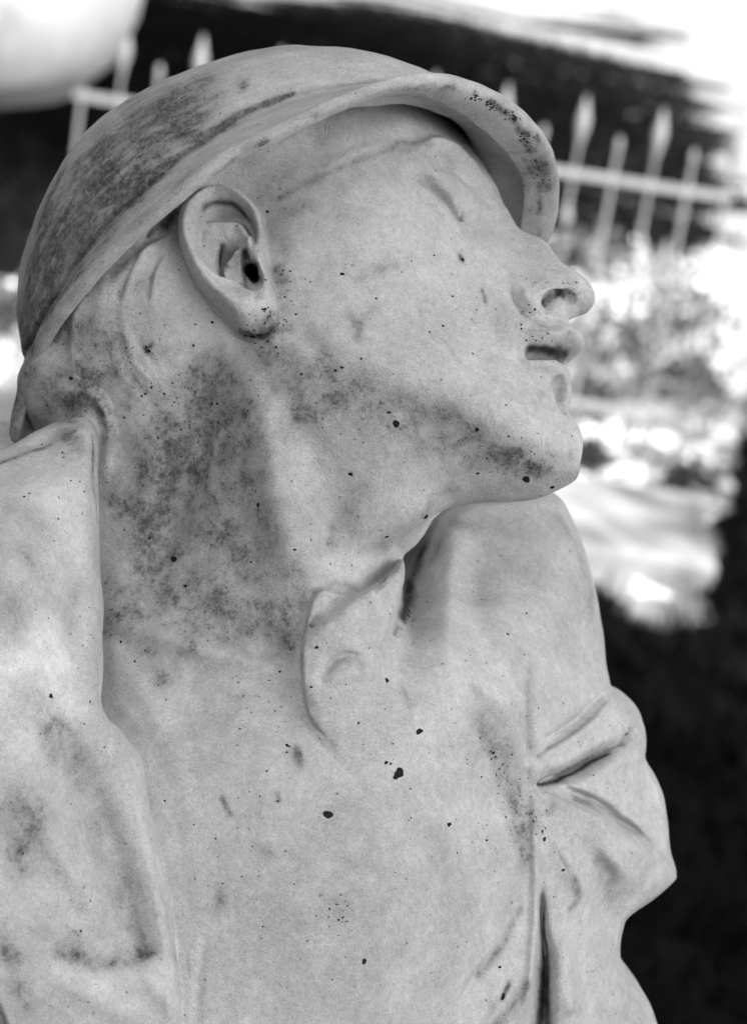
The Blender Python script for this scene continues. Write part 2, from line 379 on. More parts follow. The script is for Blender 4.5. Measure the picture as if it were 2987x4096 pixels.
# nostrils, open mouth and chin hollow are cut away
def hp(px, py, w): a, b = HEAD.from_px(px, py, w); return HEAD.world(a, b, w)
def cut_nostril(P, sgn):
    a, b, c = HEAD.loc(P); Q = HEAD.world(a, b, c * sgn) if sgn < 0 else P
    d = capsule(Q, hp(1209, 676, 1.5), hp(1260, 660, .75), .38, .30)
    d = smin(d, capsule(Q, hp(1225, 662, 1.3), hp(1250, 652, .9), .34, .30), .15)
    d = smin(d, capsule(Q, hp(1206, 682, 1.6), hp(1228, 676, 1.2), .24, .24), .15)
    d = smin(d, capsule(Q, hp(1214, 664, 1.2), hp(1236, 628, .65), .40, .18), .2)
    return d
mouth_poly = [(1159, 769), (1164, 758), (1183, 757), (1210, 762), (1237, 766), (1253, 770), (1275, 772), (1300, 780), (1300, 812), (1256, 806), (1242, 799), (1226, 793), (1205, 790), (1183, 792), (1172, 793), (1163, 786)]
def mp_w():
    ws = [2.6, 2.5, 2.3, 1.9, 1.4, .9, 0, 0, 0, .6, 1.1, 1.5, 1.9, 2.3, 2.5, 2.6]
    return ws
mouth = Relief(HEAD, mouth_poly, [(1160, 770, 3.6), (1200, 775, 3.2), (1280, 780, 3.4), (1230, 800, 3.4)], r=.12, poly_w=mp_w(), smooth=3, res=0.03)
def mouth_back(P):                     # the cut stops 1.6 cm behind the lips
    a, b, c = HEAD.loc(P); a0, b0 = HEAD.from_px(1160, 775, 2.6); return (a0 - 1.4) - a
def f_head(P):
    f = head.eval(P)
    a, b, c = HEAD.loc(P)              # the skull stays inside the helmet
    el = (np.sqrt(((a + 5.4) / 11.2) ** 2 + ((b - 2.4) / 8.3) ** 2 + (c / 8.9) ** 2) - 1) * 8
    f = smax(f, np.minimum(el, b - 1.9 - .22 * (a + 4) - .25 * np.clip(a, 0, 5)), .3)
    f = smax(f, -cut_nostril(P, 1), .10); f = smax(f, -cut_nostril(P, -1), .10)
    a, b, c = HEAD.loc(P)
    af = HEAD.from_px(1232, 785, .5)[0]
    m = np.maximum(np.maximum(mouth.eval(P), mouth_back(P)), -(c + .35 + np.clip((af - a) * 3, 0, 1.9))); f = smax(f, -m, .10)
    Q = HEAD.world(a, b, np.abs(c))
    ch = np.maximum(capsule(P, hp(1238, 866, .95), hp(1240, 894, .85), .72, .52), .1 - c); f = smax(f, -ch, .12)
    pk = capsule(P, hp(386, 478, 7.0), hp(322, 536, 7.1), .55, .15); f = smax(f, -pk, .2)
    e = ear.eval(HEAD.world(a, b, np.abs(c)))
    ca = capsule(Q, hp(553, 592, 6.9), hp(558, 604, 2.6), .40, .26)
    ca = smin(ca, capsule(Q, hp(566, 622, 7.0), hp(560, 606, 3.0), .26, .24), .08)
    ca = smin(ca, capsule(Q, hp(540, 558, 6.6), hp(556, 590, 5.6), .22, .3), .1)
    e = smin(f, e, .12)
    e = smax(e, -ca, .06)
    bowl = capsule(Q, hp(496, 540, 6.9), hp(500, 575, 6.2), .28, .22)
    return smax(e, -bowl, .08)
# ------------------------------------------------------------------ neck, chest and clothes
neck_poly = [(38, 880), (150, 740), (300, 700), (600, 750), (850, 900), (985, 1040), (985, 1110), (955, 1175), (925, 1215), (893, 1246), (898, 1330), (960, 1392), (1090, 1450), (1205, 1560), (1235, 1680), (1250, 1800), (1290, 2000),
    (1310, 2400), (1300, 2700), (-250, 2700), (-250, 1000), (22, 962)]
neck_cps = [(60, 900, -5), (200, 850, -1.5), (300, 800, -.6), (420, 800, -.2), (560, 820, .7), (700, 870, 1.0), (800, 950, .3), (900, 1050, -.7), (945, 1130, -2.4), (150, 960, -1.5),
    (250, 1000, -1.6), (400, 1000, .3), (550, 1050, 1.2), (700, 1100, 1.3), (820, 1150, .7), (250, 1200, -1.2), (400, 1250, .1), (600, 1300, 1.3), (750, 1300, 1.0), (870, 1260, -.8),
    (300, 1420, .5), (500, 1470, 1.8), (650, 1520, 2.2), (400, 1700, 3.6), (600, 1700, 4.2), (800, 1700, 3.6), (1000, 1700, .9), (1120, 1700, -2.2), (1180, 1900, -3.2), (1190, 1730, -4.6), (1280, 1900, -7), (1280, 2300, -6), (400, 2200, 6), (700, 2200, 5.8), (950, 2200, 3.4), (1120, 2200, -.5),
    (1000, 1500, .5), (930, 1560, 1.7), (1100, 1500, -1.6), (850, 1450, 1.8), (940, 1400, -1.6), (500, 2000, 5.6), (800, 2000, 5.4), (1000, 2000, 2.8), (1120, 2000, -1), (0, 1300, -2), (0, 2000, 2), (1200, 2400, -4), (500, 2600, 6)]
neck_strokes = [
    ('g', [(60, 890), (130, 868), (200, 872), (232, 905), (242, 960), (232, 1050)], 14, [.3, .5, .55, .5, .4, .1]),
    ('v', [(60, 868), (130, 848), (205, 850), (245, 885), (258, 950)], 9, [-.1, -.2, -.25, -.3, -.1]),
    ('g', [(560, 800), (600, 1000), (640, 1200), (660, 1400)], 58, [.5, 1.25, 1.1, .2]),
    ('g', [(470, 850), (440, 1000), (380, 1150), (330, 1300)], 48, [-.4, -1.1, -1.2, -.4]),
    ('g', [(300, 900), (330, 1050), (300, 1200)], 45, [.1, .25, .1]),
    ('g', [(740, 1000), (760, 1130), (740, 1250)], 42, [-.3, -.9, -.4]),
    ('g', [(880, 1020), (880, 1100), (840, 1180)], 45, [.1, .3, .2]),
    ('g', [(960, 1100), (900, 1150), (870, 1200)], 14, [-.1, -.5, -.3]),
    ('g', [(930, 1080), (980, 1105)], 10, [-.1, -.15]),
    # collar bone
    ('g', [(250, 1375), (340, 1400), (440, 1432), (560, 1465), (640, 1500)], 26, [.15, .4, .5, .4, .15]),
    ('g', [(420, 1350), (520, 1400), (620, 1440)], 40, [-.2, -.35, -.3]),
    ('g', [(260, 1450), (330, 1560), (400, 1700), (430, 1900), (450, 2100)], 26, [.08, .15, .1, .1, .05]),
    # creases of the shirt front
    ('v', [(663, 1590), (700, 1640), (760, 1700), (800, 1750)], 10, [-.25, -.2, -.12, -.02]),
    ('g', [(900, 1500), (980, 1570), (1060, 1650), (1130, 1760), (1165, 1900)], 30, [.05, .2, .25, .2, .1]),
    ('g', [(980, 1480), (1060, 1560), (1120, 1640), (1165, 1700)], 24, [0, -.12, -.2, -.1]),
    ('g', [(1152, 2005), (1130, 2045), (1110, 2090), (1085, 2125), (1055, 2160), (1020, 2210)], 11, [-.2, -.6, -.75, -.7, -.5, -.2]),
    ('g', [(1175, 2030), (1150, 2110), (1100, 2200), (1050, 2265)], 22, [.2, .45, .4, .3]),
    ('g', [(1172, 2150), (1150, 2190), (1125, 2225), (1095, 2262), (1060, 2300)], 13, [-.4, -1.1, -1.3, -1.1, -.5]),
    ('g', [(760, 1850), (700, 2100)], 120, [.3, .4]),
    ('g', [(450, 2080), (440, 2180), (430, 2265)], 12, [-.1, -.12, -.1]),
]
neck = Relief(CAMF, neck_poly, neck_cps, neck_strokes, r=2.6, w0=-15, smooth=3)
coat_poly = [(-250, 1080), (-60, 1010), (0, 985), (50, 950), (100, 925), (150, 912), (183, 920), (200, 950), (205, 1010), (211, 1100), (218, 1200), (226, 1300), (233, 1400), (236, 1480), (244, 1560), (285, 1610), (318, 1660),
    (335, 1740), (350, 1800), (370, 1880), (388, 1960), (402, 2040), (412, 2130), (424, 2265), (430, 2400), (430, 2700), (200, 2700), (130, 2450), (75, 2268), (38, 2140), (0, 2042), (-40, 1960), (-120, 1800), (-250, 1700)]
coat_cps = [(0, 1000, 1.0), (100, 960, -.5), (170, 950, 0), (190, 1100, 2.6), (100, 1100, 4.0), (0, 1100, 4.5), (200, 1300, 3.6), (100, 1300, 6.2), (0, 1300, 7.4), (215, 1450, 4.6), (100, 1500, 7.5), (0, 1500, 8.8), (230, 1600, 6.0), (150, 1700, 7.8), (0, 1700, 10),
    (300, 1700, 5.4), (330, 1850, 6.2), (200, 1900, 7.8), (50, 1900, 9.5), (360, 2000, 6.8), (250, 2050, 7.6), (100, 2050, 9), (400, 2200, 7.0), (300, 2200, 7.6), (150, 2200, 8.6), (400, 2500, 7), (100, 2400, 8), (-100, 1300, 7), (-100, 1600, 9)]
coat_strokes = [
    ('g', [(190, 1100), (205, 1300), (222, 1480), (250, 1600), (310, 1720), (350, 1850), (380, 2000), (395, 2150)], 34, [.05, .2, .3, .3, .25, .2, .15, .1]),
    ('g', [(120, 1600), (180, 1750), (230, 1880), (270, 2000), (290, 2100)], 42, [-.3, -.9, -1.1, -1.0, -.5]),
    ('g', [(60, 1700), (120, 1850), (190, 1960), (230, 2050)], 30, [.2, .5, .55, .2]),
    ('v', [(0, 1005), (60, 985), (130, 1000), (190, 1040)], 16, [-.2, -.35, -.2, 0]),
    ('g', [(40, 960), (110, 940), (170, 945)], 12, [.1, .2, .15]),
    ('g', [(130, 2110), (230, 2140), (320, 2110), (390, 2130)], 24, [-.05, -.3, -.3, -.1]),
    ('g', [(120, 2150), (200, 2200), (280, 2240)], 26, [.1, .25, .2]),
    ('g', [(330, 2160), (380, 2220)], 22, [.2, .25]),
    ('g', [(30, 1180), (70, 1350), (60, 1500)], 40, [.2, .3, .2]),
    ('g', [(150, 1150), (160, 1300), (160, 1420)], 26, [-.1, -.2, -.1]),
]
coat = Relief(CAMF, coat_poly, coat_cps, coat_strokes, r=.42, w0map=-2.6, smooth=3, poly_w=2.0)
collar_poly = [(893, 1240), (872, 1262), (845, 1285), (815, 1300), (782, 1309), (745, 1297), (715, 1290), (692, 1308), (676, 1345), (664, 1400), (660, 1430), (662, 1485), (667, 1535), (685, 1590), (730, 1640), (790, 1690), (880, 1740), (960, 1700), (960, 1560),
    (880, 1470), (858, 1430), (870, 1395), (882, 1362), (891, 1319), (897, 1280)]
collar_cps = [(893, 1250, -1.2), (880, 1300, -.3), (850, 1290, .6), (800, 1320, 1.5), (740, 1310, 1.9), (700, 1330, 2.2), (670, 1430, 3.1), (672, 1530, 3.5), (720, 1600, 3.5), (730, 1650, 3.4), (800, 1670, 3.2), (870, 1380, 1.0), (850, 1440, 1.9), (780, 1400, 2.6), (780, 1500, 3.1), (880, 1550, 2.0), (940, 1680, .8), (880, 1740, 1.4)]
collar_strokes = [
    ('s', [(893, 1246), (845, 1284), (790, 1322), (735, 1356), (695, 1392), (664, 1428)], 6, [.2, .4, .45, .45, .4, .2], 70),
    ('g', [(850, 1272), (785, 1312), (730, 1346), (690, 1380)], 9, [-.15, -.35, -.4, -.3]),
    ('g', [(712, 1500), (735, 1468), (765, 1450), (800, 1456)], 9, [-.1, -.3, -.35, -.1]),
    ('g', [(715, 1520), (760, 1490), (810, 1490)], 14, [.1, .2, .1]),
    ('g', [(700, 1420), (760, 1370), (830, 1320), (880, 1270)], 22, [.15, .3, .3, .1]),
    ('g', [(690, 1350), (740, 1330), (790, 1330)], 18, [-.1, -.2, -.15]),
    ('v', [(664, 1420), (690, 1385), (722, 1365)], 9, [-.25, -.25, -.05]),
    ('g', [(700, 1460), (690, 1520), (705, 1580)], 16, [.15, .2, .1]),
    ('g', [(720, 1560), (760, 1480), (820, 1430), (860, 1400)], 24, [.05, .15, .15, .05]),
    ('g', [(745, 1500), (780, 1452), (830, 1410)], 12, [-.03, -.08, -.03]),
]
collar = Relief(CAMF, collar_poly, collar_cps, collar_strokes, r=.35, w0=-9, smooth=3)
arm_poly = [(1000, 1110), (1100, 1085), (1180, 1080), (1238, 1092), (1268, 1130), (1297, 1190), (1319, 1270), (1335, 1350), (1349, 1430), (1357, 1500), (1360, 1524), (1381, 1537), (1416, 1569), (1433, 1602), (1437, 1642), (1434, 1681),
    (1456, 1723), (1476, 1774), (1484, 1825), (1485, 1862), (1497, 1909), (1506, 1943), (1489, 1960), (1438, 1992), (1387, 2017), (1379, 2030), (1370, 2074), (1371, 2110), (1383, 2139), (1401, 2165), (1431, 2209), (1456, 2265), (1500, 2400), (1560, 2700), (1000, 2700), (1000, 1900), (880, 1550), (840, 1440), (850, 1330), (900, 1220)]
arm_cps = [(1000, 1200, -8.5), (925, 1290, -8.6), (905, 1360, -6.0), (1100, 1150, -10), (1250, 1150, -12), (1100, 1250, -8), (950, 1370, -3.8), (1000, 1420, -2.0), (1250, 1300, -9), (1150, 1400, -5.0), (1330, 1450, -11.5), (880, 1450, .3), (1000, 1500, .8), (940, 1600, 1.4), (1000, 1700, .6), (1060, 1800, 0), (1100, 1580, -.9), (1150, 1650, -2.0), (1250, 1560, -5), (1340, 1560, -9),
    (1180, 1700, -2.8), (1180, 1800, -2.2), (1400, 1650, -9), (1280, 1680, -5.4), (1300, 1760, -5.0), (1400, 1780, -8.5), (1300, 1900, -3.8), (1400, 1880, -6.5), (1470, 1930, -9), (1250, 2000, -3), (1350, 2020, -6.5), (1190, 2000, -2.2), (1185, 2200, -1.0), (1250, 2200, -2.6), (1350, 2200, -7), (1430, 2260, -10), (1230, 2400, -2), (1100, 1900, 0), (1100, 2300, 0)]
arm_strokes = [
    ('g', [(1000, 1180), (985, 1300), (990, 1420), (1010, 1500)], 28, [.2, .7, .6, .2]),
    ('g', [(1060, 1200), (1060, 1350), (1080, 1450)], 34, [-.2, -.5, -.2]),
    ('g', [(1180, 1200), (1240, 1330), (1250, 1450)], 60, [.2, .4, .2]),
    ('g', [(1165, 1480), (1172, 1560), (1168, 1640), (1178, 1680)], 14, [-.1, -.35, -.25, -.2]),
    ('g', [(1100, 1480), (1120, 1580), (1150, 1660)], 26, [.2, .35, .2]),
    # shirt sleeve rolled over the shoulder
    ('s', [(1362, 1528), (1340, 1555), (1306, 1590), (1270, 1622), (1225, 1650), (1190, 1676), (1178, 1700)], 5, [.1, .7, .8, .75, .7, .6, .1], 60),
    ('v', [(1362, 1528), (1340, 1552), (1306, 1587), (1270, 1619), (1225, 1648), (1190, 1674)], 8, [-.1, -.25, -.22, -.2, -.2, -.1]),
    ('v', [(1180, 1745), (1195, 1738), (1233, 1726), (1277, 1705), (1306, 1687), (1343, 1667), (1372, 1648), (1395, 1625)], 14, [-.8, -2.4, -3.0, -3.0, -2.8, -2.2, -1.0, -.2]),
    ('g', [(1200, 1705), (1260, 1680), (1330, 1640), (1390, 1590)], 18, [.3, .45, .45, .3]),
    ('g', [(1210, 1745), (1280, 1735), (1350, 1695), (1400, 1680)], 16, [.3, .35, .3, .2]),
    ('v', [(1268, 1762), (1290, 1772), (1318, 1775), (1345, 1768)], 8, [-.1, -.4, -.4, -.1]),
    ('s', [(1448, 1915), (1434, 1895), (1398, 1858), (1361, 1832), (1328, 1803), (1270, 1777), (1226, 1759), (1182, 1750)], 5, [.2, .9, 1.1, 1.1, 1.1, 1.0, .8, .2], 80),
    ('g', [(1440, 1880), (1408, 1846), (1370, 1820), (1336, 1790), (1278, 1762), (1236, 1746)], 13, [-.4, -1.2, -1.5, -1.5, -1.2, -.4]),
    ('g', [(1352, 1518), (1330, 1542), (1296, 1577), (1260, 1608), (1215, 1636)], 11, [-.2, -.8, -.9, -.8, -.5]),
    ('v', [(1434, 1893), (1398, 1856), (1361, 1830), (1328, 1801), (1270, 1775), (1226, 1757)], 7, [-.1, -.3, -.3, -.3, -.3, -.1]),
    ('g', [(1225, 1800), (1290, 1850), (1350, 1900), (1400, 1950)], 22, [.1, .35, .4, .2]),
    ('g', [(1410, 1560), (1420, 1620), (1400, 1690)], 16, [.2, .3, .1]),
    ('g', [(1370, 1600), (1385, 1640)], 14, [-.25, -.3]),
    ('g', [(1405, 1640), (1420, 1700), (1440, 1780), (1450, 1850)], 16, [-.1, -.2, -.25, -.1]),
    ('g', [(1260, 1830), (1310, 1880), (1340, 1950), (1330, 2010)], 30, [-.3, -.8, -.9, -.4]),
    ('g', [(1220, 1850), (1250, 1900), (1280, 1960)], 18, [.15, .35, .35]),
    ('v', [(1226, 1878), (1245, 1910), (1262, 1935)], 7, [-.1, -.25, -.1]),
    ('g', [(1180, 1700), (1183, 1800), (1184, 1900), (1183, 2000), (1178, 2100), (1168, 2200), (1155, 2300)], 13, [.5, .5, .4, .5, .6, .6, .5]),
    ('g', [(1197, 1970), (1201, 2060), (1205, 2130), (1200, 2205), (1188, 2300)], [8, 10, 20, 26, 34], [-.3, -1.2, -2.4, -3.2, -3.5]),
    ('g', [(1245, 2030), (1255, 2120), (1262, 2220)], 22, [.2, .5, .6]),
    ('v', [(1292, 2080), (1296, 2150), (1295, 2265)], 9, [-.05, -.2, -.2]),
    ('s', [(1385, 2265), (1392, 2220), (1396, 2170)], 6, [.1, .5, .3], 60),
    ('g', [(1200, 1760), (1215, 1800)], 12, [-.1, -.12]),
]
arm = Relief(CAMF, arm_poly, arm_cps, arm_strokes, r=.75, w0=-19, smooth=3, poly_w=-12)
def f_torso(P):
    f = smin(f_neck(P), coat.eval(P), .18)
    f = smin(f, arm.eval(P), .22)
    return smin(f, collar.eval(P), .12)
WAVES = []
for _i in range(14):
    _d = np.random.normal(size=3); _d /= np.linalg.norm(_d); _wl = random.uniform(1.2, 5.0)
    WAVES.append((*(_d * 2 * math.pi / _wl), random.uniform(0, 6.3), .0035 * _wl ** .8))
def f_neck(P): return neck.eval(P)
def f_all(P):
    P = np.asarray(P)
    f = smin(f_head(P), f_neck(P), .9)
    f = smin(f, coat.eval(P), .08)
    f = smin(f, arm.eval(P), .18)
    f = smin(f, collar.eval(P), .08)
    wob = 0
    for kx, ky, kz, ph, am in WAVES: wob = wob + am * np.sin(P[:, 0] * kx + P[:, 1] * ky + P[:, 2] * kz + ph)
    return f + wob
print('maps', round(time.time() - T0, 1))
STATUE_M = CAMM @ Matrix.Translation((0, 0, -D))
def to_world(V):                       # cm in the statue's frame -> metres in the world
    M = np.array(STATUE_M); return (V / 100.0) @ M[:3, :3].T + M[:3, 3]
statue = bpy.data.objects.new('marble_statue', None); link(statue)
statue['label'] = 'weathered white marble soldier in a brimmed helmet with head thrown back'
statue['category'] = 'statue'
BASE = np.array([0.0, 1.12, 0.0]); statue.location = tuple(BASE)
# ------------------------------------------------------------------ materials
def nt_mat(name):
    m = bpy.data.materials.new(name); m.use_nodes = True; n = m.node_tree
    return m, n, n.nodes['Principled BSDF']
def plain_mat(name, col, rough=.85, var=.25, scale=20, bump=.3, spec=.3):
    m, n, b = nt_mat(name)
    tc = n.nodes.new('ShaderNodeTexCoord'); nz = n.nodes.new('ShaderNodeTexNoise'); nz.inputs['Scale'].default_value = scale; nz.inputs['Detail'].default_value = 6
    n.links.new(tc.outputs['Object'], nz.inputs['Vector'])
    mr = n.nodes.new('ShaderNodeMapRange'); mr.inputs[3].default_value = col * (1 - var); mr.inputs[4].default_value = col * (1 + var)
    mr.inputs[1].default_value = .3; mr.inputs[2].default_value = .7
    n.links.new(nz.outputs[0], mr.inputs[0]); n.links.new(mr.outputs[0], b.inputs['Base Color'])
    bp = n.nodes.new('ShaderNodeBump'); bp.inputs['Strength'].default_value = bump; bp.inputs['Distance'].default_value = .01
    n.links.new(nz.outputs[0], bp.inputs['Height']); n.links.new(bp.outputs[0], b.inputs['Normal'])
    b.inputs['Roughness'].default_value = rough; b.inputs['Specular IOR Level'].default_value = spec
    return m
def marble_mat(name='weathered_marble', streaks=False):
    m, n, b = nt_mat(name); N, L = n.nodes, n.links
    tc = N.new('ShaderNodeTexCoord')
    def noise(scale, detail=4, rough=.55, w=0):
        x = N.new('ShaderNodeTexNoise'); x.inputs['Scale'].default_value = scale; x.inputs['Detail'].default_value = detail; x.inputs['Roughness'].default_value = rough
        if w:
            mp = N.new('ShaderNodeMapping'); mp.inputs['Location'].default_value = (w, w * 2, w * 3); L.new(tc.outputs['Object'], mp.inputs[0]); L.new(mp.outputs[0], x.inputs['Vector'])
        else: L.new(tc.outputs['Object'], x.inputs['Vector'])
        return x.outputs[0]
    def ramp(v, a, b_, c=0., d=1.):
        x = N.new('ShaderNodeMapRange'); x.inputs[1].default_value = a; x.inputs[2].default_value = b_; x.inputs[3].default_value = c; x.inputs[4].default_value = d
        L.new(v, x.inputs[0]); return x.outputs[0]
    def math_(op, a, b_=None, clamp=False):
        x = N.new('ShaderNodeMath'); x.operation = op; x.use_clamp = clamp
        for i, v in enumerate((a, b_)):
            if v is None: continue
            if isinstance(v, (int, float)): x.inputs[i].default_value = v
            else: L.new(v, x.inputs[i])
        return x.outputs[0]
    at = N.new('ShaderNodeAttribute'); at.attribute_name = 'stain_shade'
    at2 = N.new('ShaderNodeAttribute'); at2.attribute_name = 'clean_light'; cl = at2.outputs['Fac']
    big, mid, small, fine = noise(9, 3), noise(45, 5, .6, 3.1), noise(330, 6, .7, 7.7), noise(1300, 2, .6)
    brk = noise(110, 6, .68, 11.3)
    if streaks:                        # rain has drawn the grime out along the dome
        sa = N.new('ShaderNodeAttribute'); sa.attribute_name = 'run'; x = N.new('ShaderNodeTexNoise'); x.inputs['Scale'].default_value = 150; x.inputs['Detail'].default_value = 6; x.inputs['Roughness'].default_value = .66
        L.new(sa.outputs['Vector'], x.inputs['Vector']); brk = x.outputs[0]
    st = math_('MULTIPLY', at.outputs['Fac'], ramp(brk, .32, .66, .6, 1.45), True)
    base = math_('ADD', ramp(big, .3, .7, .58, .74), ramp(mid, .3, .7, -.10, .10))
    base = math_('ADD', base, ramp(small, .3, .7, -.12, .12))
    base = math_('ADD', base, ramp(fine, .3, .7, -.11, .11))
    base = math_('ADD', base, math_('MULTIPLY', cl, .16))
    # grime lodges in the grain: the stain decides how much of the speckle turns dark
    sp = math_('ADD', math_('MULTIPLY', small, .55), math_('MULTIPLY', noise(620, 3, .7, 1.3), .45))
    sp = math_('ADD', sp, ramp(mid, .3, .7, -.03, .03))
    speck = ramp(math_('SUBTRACT', sp, ramp(st, 0, 1, .66, .44)), .0, .13)
    film = math_('MULTIPLY', st, ramp(math_('ADD', math_('MULTIPLY', mid, .6), math_('MULTIPLY', small, .4)), .3, .7, .45, 1.1))
    g = math_('MULTIPLY', base, math_('SUBTRACT', 1.0, math_('MULTIPLY', film, .84)))
    dark = math_('MULTIPLY', math_('SUBTRACT', 1.0, math_('MULTIPLY', speck, .5)), g)
    # pin-prick pits everywhere
    vo = N.new('ShaderNodeTexVoronoi'); vo.inputs['Scale'].default_value = 170; L.new(tc.outputs['Object'], vo.inputs['Vector'])
    pit = math_('MULTIPLY', math_('LESS_THAN', vo.outputs['Distance'], .10), math_('GREATER_THAN', noise(60, 2, .5, 5.5), .56))
    g2 = math_('MULTIPLY', dark, math_('SUBTRACT', 1.0, math_('MULTIPLY', pit, .55)), True)
    so = N.new('ShaderNodeAttribute'); so.attribute_name = 'recess_shade'
    g2 = math_('MULTIPLY', g2, math_('SUBTRACT', 1.0, math_('MULTIPLY', so.outputs['Fac'], .88)))  # shade of hollows painted into the marble colour
    L.new(g2, b.inputs['Base Color'])
    b.inputs['Roughness'].default_value = .72; b.inputs['Specular IOR Level'].default_value = .25
    h = math_('ADD', math_('MULTIPLY', small, .5), math_('MULTIPLY', fine, .25)); h = math_('ADD', h, math_('MULTIPLY', mid, 1.2)); h = math_('SUBTRACT', h, math_('MULTIPLY', pit, .5))
    bp = N.new('ShaderNodeBump'); bp.inputs['Strength'].default_value = .85; bp.inputs['Distance'].default_value = .0016
    L.new(h, bp.inputs['Height']); L.new(bp.outputs[0], b.inputs['Normal'])
    return m
marble = marble_mat()

V, F = polygonize(f_all, (-20, -28, -21), (20, 20, 13), h0=1.44, h=0.09)
print('body', len(V), len(F), round(time.time() - T0, 1))
body = mesh_from('body', to_world(V) - BASE, F, marble, statue)

# ------------------------------------------------------------------ stains and painted light and shade, laid on the surface itself
class Surf:
    def __init__(s, o, V):
        s.V = V; s.n = np.zeros(len(V) * 3, np.float32); o.data.vertices.foreach_get('normal', s.n); s.n = s.n.reshape(-1, 3)
        s.x, s.y = to_px(V); s.st = np.zeros(len(V), np.float32); s.cl = np.zeros(len(V), np.float32); s.so = np.zeros(len(V), np.float32)
        s.o = o; Rm = np.array(STATUE_M)[:3, :3]; s.nl = s.n @ Rm        # normals in the statue's frame
        o_ = np.argsort(s.x); s.ord = o_; s.xs = s.x[o_]
    def hit(s, px, py, r=5):
        a, b = np.searchsorted(s.xs, [px - r, px + r]); k = s.ord[a:b]
        k = k[(np.abs(s.y[k] - py) < r) & (s.nl[k, 2] > -.1)]
        if not len(k): return None
        zm = s.V[k, 2].max(); k = k[s.V[k, 2] > zm - .5]
        return k[np.argmin((s.x[k] - px) ** 2 + (s.y[k] - py) ** 2)]
    def stroke(s, pts, r, amt, what='st'):
        ks = [s.hit(*p) for p in pts]; ks = [k for k in ks if k is not None]
        if not ks: return
        Q = s.V[ks]; rr = np.interp(np.linspace(0, 1, len(Q)), np.linspace(0, 1, len(np.atleast_1d(r))), np.atleast_1d(r)) * S
        rm = rr.max() * 2.2
        a, b = np.searchsorted(s.xs, [min(p[0] for p in pts) - rm / S * 1.15, max(p[0] for p in pts) + rm / S * 1.15]); k = s.ord[a:b]
        P = s.V[k]; lo = Q.min(0) - rm; hi = Q.max(0) + rm; m = ((P > lo) & (P < hi)).all(1); k = k[m]; P = P[m]
        best = np.full(len(k), 1e9)
        if len(Q) == 1: best = np.linalg.norm(P - Q[0], axis=1) / rr[0]
        for i in range(len(Q) - 1):
            d = Q[i + 1] - Q[i]; t = np.clip(((P - Q[i]) @ d) / (d @ d + 1e-9), 0, 1)
            best = np.minimum(best, np.linalg.norm(P - Q[i] - t[:, None] * d, axis=1) / (rr[i] + t * (rr[i + 1] - rr[i])))
        w = .25 * (np.sin(P[:, 0] * 3 + P[:, 1] * 1.7) + np.sin(P[:, 1] * 4.1 - P[:, 0] * 2.2) * .6 + .5 * np.sin(P[:, 0] * 9 + P[:, 1] * 7) + .4 * np.sin(P[:, 1] * 13 - P[:, 0] * 11))
        v = amt * np.exp(-np.maximum(best + w * .45, 0) ** 2)
        tgt = {'st': s.st, 'cl': s.cl, 'so': s.so}[what]
        tgt[k] = 1 - (1 - tgt[k]) * (1 - v)
    def write(s):
        for nm, a in (('stain_shade', s.st), ('clean_light', s.cl), ('recess_shade', s.so)):
            at = s.o.data.attributes.new(nm, 'FLOAT', 'POINT'); at.data.foreach_set('value', np.clip(a, 0, 1).astype(np.float32))
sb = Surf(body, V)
sb.st[:] = .24
